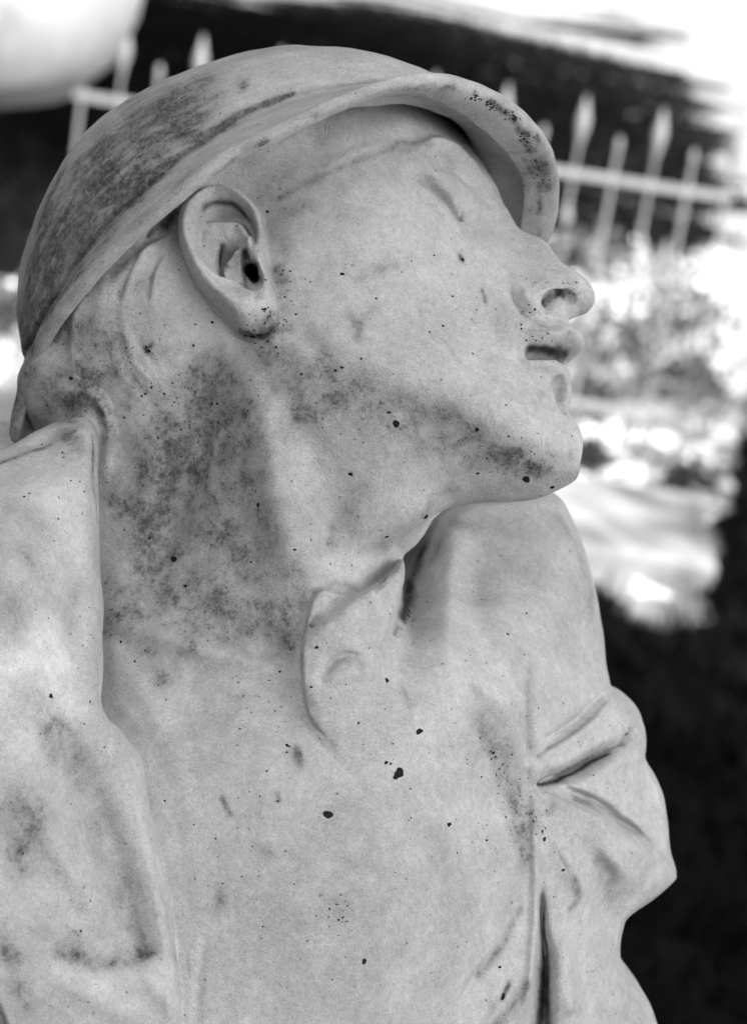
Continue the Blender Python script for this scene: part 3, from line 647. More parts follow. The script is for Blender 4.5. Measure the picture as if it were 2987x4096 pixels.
BODY_STAINS_SHADE = [  # real stains plus painted shade in hollows, creases and under the jaw
    # face
    ([(620, 440), (700, 395), (780, 360), (850, 335), (885, 310), (950, 318)], 10, .6), ([(660, 460), (720, 430), (800, 400), (880, 370)], 40, .22), ([(610, 520), (680, 500), (760, 470)], 55, .2),
    ([(880, 330), (940, 345), (1000, 370)], 26, .25), ([(800, 620), (845, 595), (875, 590)], 15, .5), ([(770, 700), (790, 720), (830, 680)], 14, .45), ([(790, 745), (800, 720)], 10, .5),
    ([(1066, 643), (1070, 655), (1074, 668)], 6, .95), ([(1018, 565), (1022, 576)], 7, .8), ([(1150, 690), (1175, 708), (1195, 720)], 11, .55), ([(1120, 690), (1100, 730)], 22, .3),
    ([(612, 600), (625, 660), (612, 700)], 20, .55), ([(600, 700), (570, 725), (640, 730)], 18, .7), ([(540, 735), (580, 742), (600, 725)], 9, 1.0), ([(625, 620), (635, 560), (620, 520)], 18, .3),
    ([(560, 770), (650, 800), (740, 845), (850, 885), (960, 915), (1060, 960), (1140, 1020)], [30, 34, 40, 40, 34, 34, 30], .42), ([(700, 760), (740, 850), (800, 870)], 30, .3),
    ([(1120, 1010), (1180, 1040), (1240, 1055), (1280, 1050)], 20, .55), ([(1100, 1010), (1190, 1000), (1260, 1010)], 16, .3), ([(1010, 1080), (960, 1100), (940, 1140)], 12, .4),
    ([(1265, 660), (1300, 680)], 12, .3), ([(1185, 905), (1200, 870)], 8, .2), ([(1258, 735)], 8, .5), ([(1180, 815), (1210, 822)], 8, .3),
    ([(970, 270), (1020, 290), (1000, 260), (900, 250)], 14, .2), ([(925, 400), (970, 425), (1010, 470)], 7, .12),
    ([(543, 560), (553, 592), (563, 618)], 16, 1.0), ([(535, 738), (575, 748), (608, 730)], 15, 1.0), ([(400, 560), (440, 640), (490, 695)], 9, .6), ([(495, 545), (490, 570), (500, 590)], 10, .8), ([(450, 458), (480, 446), (515, 449), (545, 480)], 12, .95), ([(1175, 772), (1215, 777), (1245, 787)], 22, 1.0), ([(1200, 672), (1225, 656), (1250, 650)], 13, .95), ([(1238, 865), (1240, 885)], 12, .35),  # ear, mouth, nostril and under-lobe shade painted in
    # behind the ear and nape
    ([(330, 520), (365, 500), (385, 470)], 16, .95), ([(310, 540), (250, 600), (180, 650), (120, 740)], 22, .45), ([(335, 760), (325, 780)], 7, .9), ([(130, 740), (200, 720), (240, 760)], 40, .4),
    ([(60, 830), (120, 840), (200, 850), (160, 900)], 42, .75), ([(60, 920), (130, 895), (210, 890), (235, 960)], 26, .6), ([(280, 900), (290, 850), (250, 820)], 18, .5), ([(300, 640), (340, 600)], 20, .25),
    # neck
    ([(470, 830), (440, 900), (400, 980), (350, 1060), (310, 1130), (330, 1230)], [60, 80, 95, 85, 65, 50], .85), ([(560, 850), (500, 950), (440, 1060)], 60, .35), ([(380, 1240), (300, 1290), (260, 1360)], 55, .35),
    ([(600, 1400), (520, 1370), (440, 1330)], 55, .35), ([(620, 1450), (650, 1350), (660, 1250)], 34, .35), ([(800, 1080), (760, 1150), (740, 1200)], 26, .4), ([(700, 920), (660, 880)], 40, .3), ([(230, 980), (250, 1100)], 22, .4), ([(545, 1220), (400, 1180)], 50, .22),
    ([(560, 1000), (480, 1150), (420, 1300)], 140, .42), ([(700, 880), (860, 930), (1000, 980), (1150, 1040)], 60, .42), ([(500, 900), (600, 1350), (300, 1350)], 90, .3), ([(200, 760), (330, 820), (260, 700)], 80, .25),  # neck grime, with shading of neck and jaw painted in
    # coat
    ([(160, 975), (140, 960), (170, 990)], 22, .7), ([(0, 1025), (50, 1005), (110, 985)], 9, .9), ([(50, 960), (120, 930), (180, 940)], 16, .55), ([(40, 1120), (90, 1160), (60, 1230)], 30, .35), ([(30, 1340), (60, 1420)], 40, .35), ([(170, 1300), (150, 1400)], 24, .3),
    ([(30, 1780), (70, 1820), (50, 1900)], 46, .6), ([(120, 1640), (200, 1740), (220, 1850), (260, 1950), (300, 2040)], 46, .38), ([(60, 1560), (150, 1650)], 50, .35), ([(130, 2110), (230, 2140), (330, 2110), (390, 2125)], 16, .5), ([(100, 2080), (200, 2090), (300, 2070)], 60, .28), ([(10, 2080), (60, 2230)], 24, .6),
    ([(205, 980), (207, 1080), (214, 1150)], 8, .45), ([(240, 1440), (255, 1560), (300, 1620)], 12, .3),
    # chest
    ([(495, 1765), (505, 1800)], 7, .85), ([(655, 1660), (665, 1690)], 12, .65), ([(485, 1975), (480, 2010)], 16, .45), ([(745, 1990), (770, 2010), (755, 2030)], 18, .45), ([(570, 1870), (600, 1890)], 14, .3), ([(250, 1380), (320, 1430), (360, 1500)], 30, .35),
    ([(420, 1480), (500, 1560), (420, 1640)], 60, .25), ([(800, 1850), (830, 2000), (820, 2100)], 90, .22), ([(950, 1850), (1000, 1980)], 60, .2), ([(415, 2120), (420, 2160)], 4, .5), ([(612, 1755), (616, 1770)], 5, .8),
    ([(1060, 1600), (1095, 1680), (1125, 1760), (1150, 1840), (1165, 1900)], 30, .5), ([(1110, 1620), (1140, 1720), (1155, 1820)], 36, .4), ([(700, 1310), (740, 1290), (790, 1305)], 10, .5), ([(668, 1410), (690, 1385)], 8, .6), ([(730, 1480), (760, 1460), (800, 1470)], 12, .4), ([(680, 1540), (700, 1580)], 18, .3),
    ([(665, 1450), (672, 1540), (690, 1590), (740, 1650)], 6, .45), ([(880, 1260), (845, 1295)], 12, .25),
    ([(905, 1300), (900, 1345), (885, 1370)], 12, .95), ([(935, 1215), (915, 1280)], 22, .6), ([(1000, 1160), (960, 1230)], 30, .45), ([(880, 1385), (872, 1405)], 7, .8), ([(1030, 1160), (1100, 1170)], 30, .3),  # collar hollow shade painted dark
    # far shoulder and sleeve
    ([(1240, 1150), (1290, 1250), (1310, 1350)], 26, .28), ([(1190, 1736), (1233, 1727), (1277, 1705), (1306, 1686), (1343, 1668)], 11, 1.0), ([(1190, 1736), (1233, 1727), (1277, 1705), (1306, 1686)], 8, 1.0), ([(1398, 1850), (1361, 1824), (1328, 1795), (1270, 1770)], 7, .45), ([(1306, 1588), (1270, 1620), (1225, 1648), (1190, 1674)], 5, .5), ([(1372, 1650), (1395, 1615)], 8, .7), ([(1170, 1480), (1165, 1560), (1172, 1650)], 17, .45), ([(1268, 1762), (1300, 1776)], 7, .6),  # includes sleeve slit and fold shade, painted dark
    ([(1270, 1940), (1280, 1990), (1260, 2010)], 10, .6), ([(1210, 1800), (1225, 1780)], 8, .5), ([(1197, 1980), (1203, 2060), (1206, 2130)], 8, .8), ([(1206, 2140), (1200, 2200), (1190, 2265)], 26, .95), ([(1320, 1900), (1350, 1980)], 24, .35), ([(1150, 2012), (1113, 2085), (1087, 2121), (1058, 2155)], 12, .6), ([(1115, 2200), (1125, 2180)], 10, .85), ([(1165, 2180), (1130, 2230), (1100, 2262)], 14, .7), ([(1090, 2220)], 20, .4), ([(1100, 1580), (1050, 1520)], 20, .3), ([(1400, 1830), (1450, 1900)], 20, .2),
]
for pts, r, a in BODY_STAINS_SHADE: sb.stroke(pts, r, a)
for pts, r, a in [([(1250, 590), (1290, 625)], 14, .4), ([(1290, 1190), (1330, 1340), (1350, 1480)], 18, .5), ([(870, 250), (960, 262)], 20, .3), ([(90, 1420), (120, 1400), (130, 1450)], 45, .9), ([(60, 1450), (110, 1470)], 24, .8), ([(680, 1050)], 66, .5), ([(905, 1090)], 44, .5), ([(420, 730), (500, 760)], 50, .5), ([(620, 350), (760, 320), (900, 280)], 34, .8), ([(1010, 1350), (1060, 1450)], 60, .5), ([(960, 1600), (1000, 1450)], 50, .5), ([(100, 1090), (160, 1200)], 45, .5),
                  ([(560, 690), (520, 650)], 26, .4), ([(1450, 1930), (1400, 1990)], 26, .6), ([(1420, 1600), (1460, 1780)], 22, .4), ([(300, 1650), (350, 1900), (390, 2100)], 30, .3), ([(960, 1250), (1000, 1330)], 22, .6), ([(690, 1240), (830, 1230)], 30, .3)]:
    sb.stroke(pts, r, a, 'cl');  # sun spots and lit edges painted paler, with some cleaner stone
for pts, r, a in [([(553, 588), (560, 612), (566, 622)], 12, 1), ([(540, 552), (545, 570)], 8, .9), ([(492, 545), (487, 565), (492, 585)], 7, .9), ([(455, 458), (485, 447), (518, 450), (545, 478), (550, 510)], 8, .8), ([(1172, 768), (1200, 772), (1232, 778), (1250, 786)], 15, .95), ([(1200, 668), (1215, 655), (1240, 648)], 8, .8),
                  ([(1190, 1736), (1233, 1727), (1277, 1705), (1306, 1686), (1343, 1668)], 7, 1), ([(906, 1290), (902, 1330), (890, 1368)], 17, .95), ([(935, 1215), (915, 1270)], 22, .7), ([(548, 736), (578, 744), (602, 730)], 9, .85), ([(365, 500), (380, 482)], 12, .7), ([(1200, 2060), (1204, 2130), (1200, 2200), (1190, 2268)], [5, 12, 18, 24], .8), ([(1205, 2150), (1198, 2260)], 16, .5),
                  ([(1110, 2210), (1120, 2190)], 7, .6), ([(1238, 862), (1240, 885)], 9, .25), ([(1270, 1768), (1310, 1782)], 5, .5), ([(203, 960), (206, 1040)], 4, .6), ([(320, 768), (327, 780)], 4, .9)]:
    sb.stroke(pts, r, a, 'so')  # hollow and crease shade, painted dark
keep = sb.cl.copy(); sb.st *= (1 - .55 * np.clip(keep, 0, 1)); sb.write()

# ------------------------------------------------------------------ black lichen crusts
SPOTS = [(876, 938, 8), (862, 911, 4.5), (385, 1238, 10), (725, 1801, 10), (881, 1711, 12), (874, 1718, 7), (928, 1617, 9), (993, 1824, 7), (806, 2128, 6), (570, 1119, 5), (943, 1143, 7), (856, 1188, 5), (757, 607, 5), (592, 468, 5), (470, 711, 4), (114, 1542, 6), (856, 1505, 5),
    (1045, 780, 3), (1165, 1060, 9), (1220, 1077, 6), (1203, 1856, 7), (1198, 1838, 4), (1243, 1925, 4), (1090, 1668, 5), (1094, 1674, 3), (856, 1688, 5), (863, 1690, 3), (1054, 950, 5), (665, 828, 3.5), (366, 1772, 3), (635, 1648, 4), (556, 1244, 3), (700, 1434, 4), (945, 1332, 4), (1064, 1327, 3), (1163, 1356, 3.5),
    (1123, 1403, 4), (1075, 1859, 4), (1105, 2141, 5), (1112, 2205, 8), (1011, 1887, 3), (158, 836, 6), (755, 815, 4), (410, 1298, 4), (332, 1190, 4), (650, 1218, 4), (775, 1048, 5), (1056, 1048, 4), (1022, 573, 5), (1000, 655, 3), (948, 735, 3), (980, 722, 3), (902, 1362, 7), (912, 1375, 4), (895, 1378, 4), (888, 1392, 3),
    (905, 1350, 8), (1384, 1625, 4), (1390, 1612, 3), (1312, 1715, 4), (1163, 1583, 3), (800, 793, 3), (585, 682, 5), (742, 820, 4), (560, 745, 7), (575, 742, 6), (545, 742, 5), (180, 2060, 3), (50, 1890, 3), (615, 1772, 3), (640, 1652, 3), (1030, 1462, 3), (978, 1468, 3), (275, 925, 3), (330, 775, 5), (325, 768, 4), (960, 565, 3), (830, 660, 3), (1040, 1450, 2.5), (1160, 1450, 2.5), (1275, 1583, 3)]
rs = random.Random(5)
for _ in range(330):
    SPOTS.append((rs.uniform(60, 1420), rs.uniform(330, 2240), rs.choice([1.2, 1.4, 1.6, 1.6, 2, 2.4])))
for cx, cy, sp, n in [(905, 1365, 16, 34), (1105, 1700, 34, 30), (600, 720, 34, 40), (1140, 1800, 20, 22), (640, 640, 22, 16), (1270, 640, 12, 8), (300, 830, 50, 16), (440, 880, 60, 40), (760, 2010, 16, 14), (1190, 1820, 20, 14), (1180, 715, 22, 16), (1160, 1040, 50, 16), (240, 1440, 60, 30), (650, 1560, 60, 24), (150, 1050, 60, 16)]:
    for _ in range(n): SPOTS.append((rs.gauss(cx, sp), rs.gauss(cy, sp * 1.2), rs.uniform(1.2, 3.2)))
def crusts(surf, spots):
    LV, LF = [], []
    for x, y, r in spots:
        k = surf.hit(x, y, 4)
        if k is None: continue
        c = surf.V[k]; n = surf.nl[k] / (np.linalg.norm(surf.nl[k]) + 1e-9)
        if n[2] < .12: continue
        t = np.cross(n, [0, 1, .2]); t /= np.linalg.norm(t); b_ = np.cross(n, t); R_ = r * S; m = 8 if r < 3 else 18; i0 = len(LV)
        ph = rs.uniform(0, 6.3); el = rs.uniform(.65, 1.0); ph2 = rs.uniform(0, 6.3)
        LV.append(c + n * min(.028, .01 + R_ * .12))
        for q_ in range(m):
            a = q_ / m * 2 * math.pi; rr_ = R_ * (1 + .13 * math.sin(2 * a + ph) + .10 * math.sin(3 * a + ph2) + rs.uniform(-.08, .08))
            p = c + (t * math.cos(a) + b_ * math.sin(a) * el) * rr_
            LV.append(p + n * .006 - n * .0)
        for q_ in range(m): LF.append((i0, i0 + 1 + q_, i0 + 1 + (q_ + 1) % m))
    return np.array(LV), LF
crust_m = plain_mat('black_lichen', .02, .95, .4, 900, .2, .1)
LV, LF = crusts(sb, SPOTS)
lich = mesh_from('lichen_crust', to_world(LV) - BASE, LF, crust_m, statue); lich['kind'] = 'stuff'; lich['label'] = 'black lichen spots scattered on the marble'
print('stains', round(time.time() - T0, 1))
# ------------------------------------------------------------------ helmet
def rail(L): return np.array([(*HEAD.from_px(x, y, w), w) for x, y, w in L])
RO = rail([(1232, 372, 0), (1222, 335, 1.8), (1196, 290, 3.8), (1152, 245, 5.6), (1100, 209, 7.1), (1040, 183, 8.4), (960, 168, 9.5), (860, 180, 10.4), (740, 222, 11), (600, 288, 11.2), (485, 346, 10.9), (372, 434, 10.1), (264, 526, 8.9), (175, 620, 7.3), (108, 705, 5.4), (62, 790, 3.4), (34, 880, 1.5), (22, 965, 0)])
RC = np.concatenate([np.array([(5.4, 5.2, 0), (5.2, 5.3, 2.3), (4.6, 5.2, 4.2), (3.5, 5.0, 5.9), (2.1, 4.9, 7.3)]), rail([(840, 175, 8.7), (745, 184, 9.4), (690, 192, 9.7), (640, 206, 9.9), (520, 260, 10.0), (400, 340, 9.5), (285, 437, 8.5), (230, 490, 7.8), (185, 545, 7.0), (125, 635, 5.4), (88, 700, 3.9), (62, 750, 2.0), (50, 785, 0)])])
apex = np.array([*HEAD.from_px(392, 290, 0), 0.0])
def ring(Rr):
    full = np.concatenate([Rr, (Rr * (1, 1, -1))[1:-1][::-1]]); return smooth_poly(full, 14)
rO, rC = ring(RO), ring(RC); nT = len(rO); print(len(RO), len(RC))
rear = lambda P: np.clip((-4 - P[:, :1]) / 10, 0, 1)
wts = np.clip((rO[:, 0] - 1) / 5, 0, 1) ** .8      # 1 at the peak, 0 at sides and nape
sec = []
for t in np.linspace(math.pi / 2, 0.0, 26)[:-1]:
    c, s_ = math.cos(t), math.sin(t)
    p = apex + (rC - apex) * [1, 0, 1] * c ** (1 - .28 * rear(rC) + .55 * np.clip((rC[:, :1] + 1) / 6, 0, 1)); p[:, 1] = rC[:, 1] + (apex[1] - rC[:, 1]) * s_
    sec.append(p)
down = np.array([0, 1., 0])
inw = apex - rO; inw[:, 1] = 0; inw /= np.linalg.norm(inw, axis=1, keepdims=True)
def mix(a, b, x, y): q = a + (b - a) * x; q[:, 1] = a[:, 1] + (b[:, 1] - a[:, 1]) * y; return q
thick = (0.55 + .25 * wts)[:, None]
ctrl = [rC, rC + inw * .24 - down * .16, rC + inw * .10 - down * .40, mix(rC, rO, .25, .42), mix(rC, rO, .62, .72), rO - inw * -.10 + down * .22, rO + down * 0.0, rO + inw * .10 - down * thick * .55,
        rO + inw * (thick * .8) - down * thick * .75, rO + inw * (.55 + 1.0 * wts[:, None]) - down * (thick * .62 - .05), rO + inw * (.65 + 1.1 * wts[:, None]) - down * (thick * .62 - .22),
        mix(rO, rC, .55, .45) - down * thick * .8 + inw * (.3), rC + inw * .8 - down * (.9 + 0 * thick)]
sec_c = np.array(sec); k0 = len(sec)
allc = sec + ctrl
for t in (0.2, .5, .8, 1.1, 1.35, 1.5):
    c, s_ = math.cos(t), math.sin(t); p = apex + (rC + inw * .9 - apex) * [1, 0, 1] * c; p[:, 1] = rC[:, 1] - .6 + (apex[1] - .9 - rC[:, 1]) * s_; allc.append(p)
A = np.array(allc)                                       # sections x ring x 3
B = [A[i] for i in range(k0 - 1)]
rest = A[k0 - 1:]
for i in range(len(rest) - 1):
    p0, p1, p2, p3 = rest[max(i - 1, 0)] if i else A[k0 - 2], rest[i], rest[i + 1], rest[min(i + 2, len(rest) - 1)]
    for t in np.arange(5) / 5: B.append(0.5 * (2 * p1 + (p2 - p0) * t + (2 * p0 - 5 * p1 + 4 * p2 - p3) * t * t + (3 * p1 - p0 - 3 * p2 + p3) * t ** 3))
B.append(rest[-1]); B = np.array(B); nS = len(B)
# hand-carved unevenness
fr = B.reshape(-1, 3)
nz = .03 * np.sin(fr[:, 0] * 1.3 + 2 * np.sin(fr[:, 1])) * np.sin(fr[:, 2] * 1.1 + 1) + .02 * np.sin(fr[:, 0] * 3.1 + fr[:, 1] * 2) * np.sin(fr[:, 2] * 2.7)
cen = np.array([-6, 2, 0]); dr = fr - cen; dr /= np.linalg.norm(dr, axis=1, keepdims=True)
fr = fr + dr * nz[:, None]
HV = HEAD.world(fr[:, 0], fr[:, 1], fr[:, 2])
idx = np.arange(nS * nT).reshape(nS, nT)
q = np.stack([idx[:-1], np.roll(idx[:-1], -1, 1), np.roll(idx[1:], -1, 1), idx[1:]], -1).reshape(-1, 4)
q = q[nT:]                                              # drop the collapsed first ring
cap = [tuple(idx[1][::-1])]
HF = [tuple(map(int, r)) for r in q] + [tuple(map(int, c)) for c in cap]
helmetV = HV
helmet = mesh_from('helmet', to_world(HV) - BASE, HF, marble_mat('weathered_marble_streaked', True), statue)
at = helmet.data.attributes.new('run', 'FLOAT_VECTOR', 'POINT'); at.data.foreach_set('vector', (fr * [.28, 1.0, .75] / 100).astype(np.float32).ravel())
sh = Surf(helmet, HV); sh.st[:] = .32
for pts, r, a in [
    ([(540, 190), (470, 215), (420, 260), (350, 320), (270, 390), (210, 460), (160, 550), (110, 650), (70, 740)], [12, 40, 60, 70, 80, 80, 70, 60, 40], .97), ([(430, 240), (360, 290), (290, 330), (220, 400)], 54, .85), ([(580, 195), (530, 225), (480, 255)], 9, .75), ([(650, 208), (560, 235), (500, 268), (400, 342), (280, 442), (180, 552), (110, 660)], [5, 10, 12, 12, 12, 12, 12], .95),
    ([(120, 420), (90, 520), (60, 650), (50, 740)], 50, .6), ([(330, 240), (250, 300), (180, 370)], 40, .35), ([(260, 500), (200, 570), (130, 660), (70, 760)], 22, .45), ([(420, 380), (380, 430), (300, 500)], 16, .25),
    ([(330, 260), (200, 400), (110, 550), (60, 720)], 130, .65),  # darker left side: stain together with painted shading
    ([(30, 950), (40, 880), (60, 800)], 34, .7), ([(1050, 205), (1052, 200)], 6, 1), ([(1085, 225), (1105, 238), (1125, 252)], 8, .85), ([(1135, 262), (1150, 290), (1165, 300)], 8, .8), ([(1162, 310), (1175, 335), (1190, 370)], 12, .6), ([(1190, 300), (1192, 316)], 6, .95), ([(1196, 350), (1205, 380), (1210, 420)], 14, .55),
    ([(1000, 195), (940, 195), (880, 200), (800, 215)], 12, .35), ([(1160, 345), (1171, 373), (1189, 413), (1194, 450), (1193, 521)], 3.2, .75), ([(1130, 330), (1160, 420), (1170, 500)], 30, .25), ([(700, 250), (600, 290), (540, 330)], 10, .3), ([(590, 312), (575, 318)], 6, .8), ([(520, 350), (470, 390)], 6, .4)]:
    sh.stroke(pts, r, a)
for pts, r, a in [([(560, 140), (700, 150), (800, 160)], 40, .35), ([(450, 370), (560, 300), (700, 240)], 20, .3), ([(700, 200), (870, 172), (1000, 176), (1090, 208)], 14, .7)]: sh.stroke(pts, r, a, 'cl')  # lighter dome and brim top painted in
sh.st = np.clip(sh.st * 1.1, 0, 1); sh.write()
hs_ = []
for _ in range(170): hs_.append((rs.uniform(60, 840), rs.uniform(150, 700), rs.choice([1.2, 1.4, 1.8])))
for _ in range(90):
    t_ = rs.random(); x_ = np.interp(t_, [0, .5, 1], [1040, 1140, 1205]); y_ = np.interp(t_, [0, .5, 1], [205, 265, 410]); hs_.append((x_ + rs.gauss(0, 7), y_ + rs.gauss(0, 7), rs.uniform(1.2, 4)))
LV, LF = crusts(sh, hs_)
lh = mesh_from('lichen_crust', to_world(LV) - BASE, LF, crust_m, helmet); lh['kind'] = 'stuff'
helmet['label'] = 'rounded stone helmet with a wide rolled brim and dark streaks'
# ------------------------------------------------------------------ the rest of the figure, out of the picture below
def lathe_mesh(name, prof, n, mat, parent=None, fold=0.0, nf=9, loc=(0, 0, 0), seed=0, smooth=True):
    V, F = [], []; rr = random.Random(seed); ph = rr.uniform(0, 6)
    for (r, z) in prof:
        for i in range(n):
            a = i / n * 2 * math.pi; q = r * (1 + fold * math.sin(nf * a + ph + z * 3) + fold * .5 * math.sin((nf * 2 + 1) * a + z * 5))
            V.append((loc[0] + q * math.cos(a), loc[1] + q * math.sin(a), loc[2] + z))
    for j in range(len(prof) - 1):
        for i in range(n): F.append((j * n + i, j * n + (i + 1) % n, (j + 1) * n + (i + 1) % n, (j + 1) * n + i))
    F.append(tuple(range(n))[::-1]); F.append(tuple(range((len(prof) - 1) * n, len(prof) * n)))
    return mesh_from(name, V, F, mat, parent, smooth)
def box_bm(V, F, x0, x1, y0, y1, z0, z1, bev=0.0):
    import itertools
    i0 = len(V); b = bev
    if b <= 0:
        V += [(x, y, z) for z in (z0, z1) for y in (y0, y1) for x in (x0, x1)]
        F += [tuple(i0 + k for k in f) for f in ((0, 2, 3, 1), (4, 5, 7, 6), (0, 1, 5, 4), (2, 6, 7, 3), (0, 4, 6, 2), (1, 3, 7, 5))]
        return
    for z, e in ((z0, 0), (z1 - b, 0), (z1, b)):
        V += [(x0 + e, y0 + e, z), (x1 - e, y0 + e, z), (x1 - e, y1 - e, z), (x0 + e, y1 - e, z)]
    for j in (0, 4):
        for i in range(4): F.append((i0 + j + i, i0 + j + (i + 1) % 4, i0 + j + 4 + (i + 1) % 4, i0 + j + 4 + i))
    F.append((i0 + 3, i0 + 2, i0 + 1, i0)); F.append((i0 + 8, i0 + 9, i0 + 10, i0 + 11))
stone = plain_mat('pale_weathered_stone', .55, .85, .18, 14, .4)
lathe_mesh('lower_drapery', [(.27, 1.0 - 0), (.25, 1.15), (.20, 1.35), (.165, 1.5), (.15, 1.62), (.12, 1.70)], 72, marble, statue, .08, 7, loc=(-.01, -.01, 0), seed=3)
V_, F_ = [], []; box_bm(V_, F_, -.42, .42, -.40, .36, 0, .22, .02); box_bm(V_, F_, -.35, .35, -.33, .29, .22, .92, .01); box_bm(V_, F_, -.39, .39, -.37, .33, .92, 1.0, .015)
ped = mesh_from('stone_pedestal', V_, F_, stone, None, False); ped.location = (0, 1.12, 0)
ped['label'] = 'square stone pedestal under the marble soldier'; ped['category'] = 'pedestal'

# ------------------------------------------------------------------ ground
def ground_mat():
    m, n, b = nt_mat('cemetery_ground'); N, L = n.nodes, n.links
    ge = N.new('ShaderNodeNewGeometry'); pos = ge.outputs['Position']
    def noise(scale, detail=5, mp=None):
        x = N.new('ShaderNodeTexNoise'); x.inputs['Scale'].default_value = scale; x.inputs['Detail'].default_value = detail
        if mp: q = N.new('ShaderNodeMapping'); q.inputs['Scale'].default_value = mp; L.new(pos, q.inputs[0]); L.new(q.outputs[0], x.inputs['Vector'])
        else: L.new(pos, x.inputs['Vector'])
        return x.outputs[0]
    def M(op, a, c=None, clamp=False):
        x = N.new('ShaderNodeMath'); x.operation = op; x.use_clamp = clamp
        for i, v in enumerate((a, c)):
            if v is None: continue
            if isinstance(v, (int, float)): x.inputs[i].default_value = v
            else: L.new(v, x.inputs[i])
        return x.outputs[0]
    sx = N.new('ShaderNodeSeparateXYZ'); L.new(pos, sx.inputs[0]); X, Y = sx.outputs[0], sx.outputs[1]
    at = N.new('ShaderNodeAttribute'); at.attribute_name = 'grass'  # turf mask that carries painted tree shade
    far = M('MULTIPLY', M('SUBTRACT', Y, 11.0), .5, True)
    g = M('ADD', at.outputs['Fac'], M('MULTIPLY', M('SUBTRACT', noise(2.2, 4, (.6, 1, 1)), .5), M('SUBTRACT', 1.5, far)))
    g = M('ADD', g, M('MULTIPLY', M('SUBTRACT', noise(1.3, 5, (.35, 1.5, 1)), .5), M('MULTIPLY', far, 3.0)))
    g = M('ADD', g, M('MULTIPLY', M('SUBTRACT', noise(9, 4), .5), .7))
    shade_streaks = M('MULTIPLY', M('SUBTRACT', noise(1.0, 5, (.3, 1.1, 1)), .48), 4.5)  # tree-shadow streaks painted into the far ground colour
    shade_streaks = M('MULTIPLY', shade_streaks, M('MULTIPLY', M('SUBTRACT', Y, 12.0), .4, True)); g = M('ADD', g, M('MAXIMUM', shade_streaks, 0.0))
    g = M('SUBTRACT', g, M('MULTIPLY', M('MULTIPLY', M('SUBTRACT', M('SUBTRACT', X, .42), M('MULTIPLY', Y, .07)), 1.6, True), M('MULTIPLY', M('SUBTRACT', Y, 9.5), .5, True)))
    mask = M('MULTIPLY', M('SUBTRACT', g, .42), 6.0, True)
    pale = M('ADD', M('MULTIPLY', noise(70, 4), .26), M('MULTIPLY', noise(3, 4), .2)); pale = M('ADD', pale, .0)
    dk = M('ADD', M('MULTIPLY', noise(60, 4), .014), .003)  # near-black turf tone, tree shade painted in
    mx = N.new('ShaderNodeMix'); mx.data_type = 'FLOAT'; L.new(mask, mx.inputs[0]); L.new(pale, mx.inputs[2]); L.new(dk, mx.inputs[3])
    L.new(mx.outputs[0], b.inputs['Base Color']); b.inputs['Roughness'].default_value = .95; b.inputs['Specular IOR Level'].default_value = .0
    bp = N.new('ShaderNodeBump'); bp.inputs['Strength'].default_value = .8; bp.inputs['Distance'].default_value = .02; L.new(noise(70, 4), bp.inputs['Height']); L.new(bp.outputs[0], b.inputs['Normal'])
    return m
def turf_shade(x, y):  # turf mask shaped after tree shadows on the ground
    """1 where dark turf stands in for tree shade, 0 on the gravel"""
    near = 1 / (1 + np.exp(np.minimum(50, (y - (6.95 + .35 * np.sin(x * 5) + .9 * np.minimum(np.clip(x - .88, 0, 3) * 6, 3.0))) * 6)))
    far = np.exp(-np.maximum(((x + 2.6 - .03 * (y - 12)) / (4.1 - .10 * (y - 12))) ** 2 * .55 + ((y - 16.3 + 2.0 * np.clip(-x - .7, 0, 1.0)) / 5.2) ** 4 * .8, 0) ** 2)
    return np.clip(np.maximum(near, far), 0, 1)
gx = np.concatenate([np.linspace(-300, -8, 12)[:-1], np.arange(-8, 8.01, .1), np.linspace(8, 300, 12)[1:]])
gy = np.concatenate([np.linspace(-200, -3, 8)[:-1], np.arange(-3, 30, .1), np.linspace(30, 500, 14)])
GX, GY = np.meshgrid(gx, gy)
def gz(x, y):
    w = np.clip((y - 7.9) / .5, 0, 1) * np.clip((14 - np.abs(x)) / 4, 0, 1) * np.clip((40 - y) / 10, 0, 1)
    return w * (.02 * np.sin(x * 2.1 + y) + .015 * np.sin(y * 3.3 - x * 1.7)) - .03
GZ = gz(GX, GY)
idx = np.arange(GX.size).reshape(GX.shape)
GF = np.stack([idx[:-1, :-1], idx[:-1, 1:], idx[1:, 1:], idx[1:, :-1]], -1).reshape(-1, 4)
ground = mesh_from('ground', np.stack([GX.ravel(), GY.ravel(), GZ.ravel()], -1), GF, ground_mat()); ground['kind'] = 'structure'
at = ground.data.attributes.new('grass', 'FLOAT', 'POINT'); at.data.foreach_set('value', turf_shade(GX, GY).ravel().astype(np.float32))  # mask of turf painted where tree shade falls

rg = np.random.default_rng(11)
def scatter(name, n, xr, yr, keepf, make, mat, lab):
    X = rg.uniform(*xr, n); Y = rg.uniform(*yr, n); k = keepf(X, Y) > rg.uniform(0, 1, n); X, Y = X[k], Y[k]; Z = gz(X, Y)
    V, F = make(X, Y, Z); o = mesh_from(name, V, F, mat, None, False); o['kind'] = 'stuff'; o['label'] = lab; o['category'] = name.replace('_', ' ')
    return o
def blades(X, Y, Z, h=.07, w=.012):
    n = len(X); a = rg.uniform(0, 6.28, n); hh = h * rg.uniform(.5, 1.5, n); le = rg.uniform(-.5, .5, (n, 2)) * hh[:, None]
    c = np.stack([X, Y, Z], -1); s_ = np.stack([np.cos(a), np.sin(a), 0 * a], -1) * w
    V = np.stack([c - s_, c + s_, c + np.stack([le[:, 0], le[:, 1], hh], -1)], 1).reshape(-1, 3)
    return V, np.arange(3 * n).reshape(-1, 3)
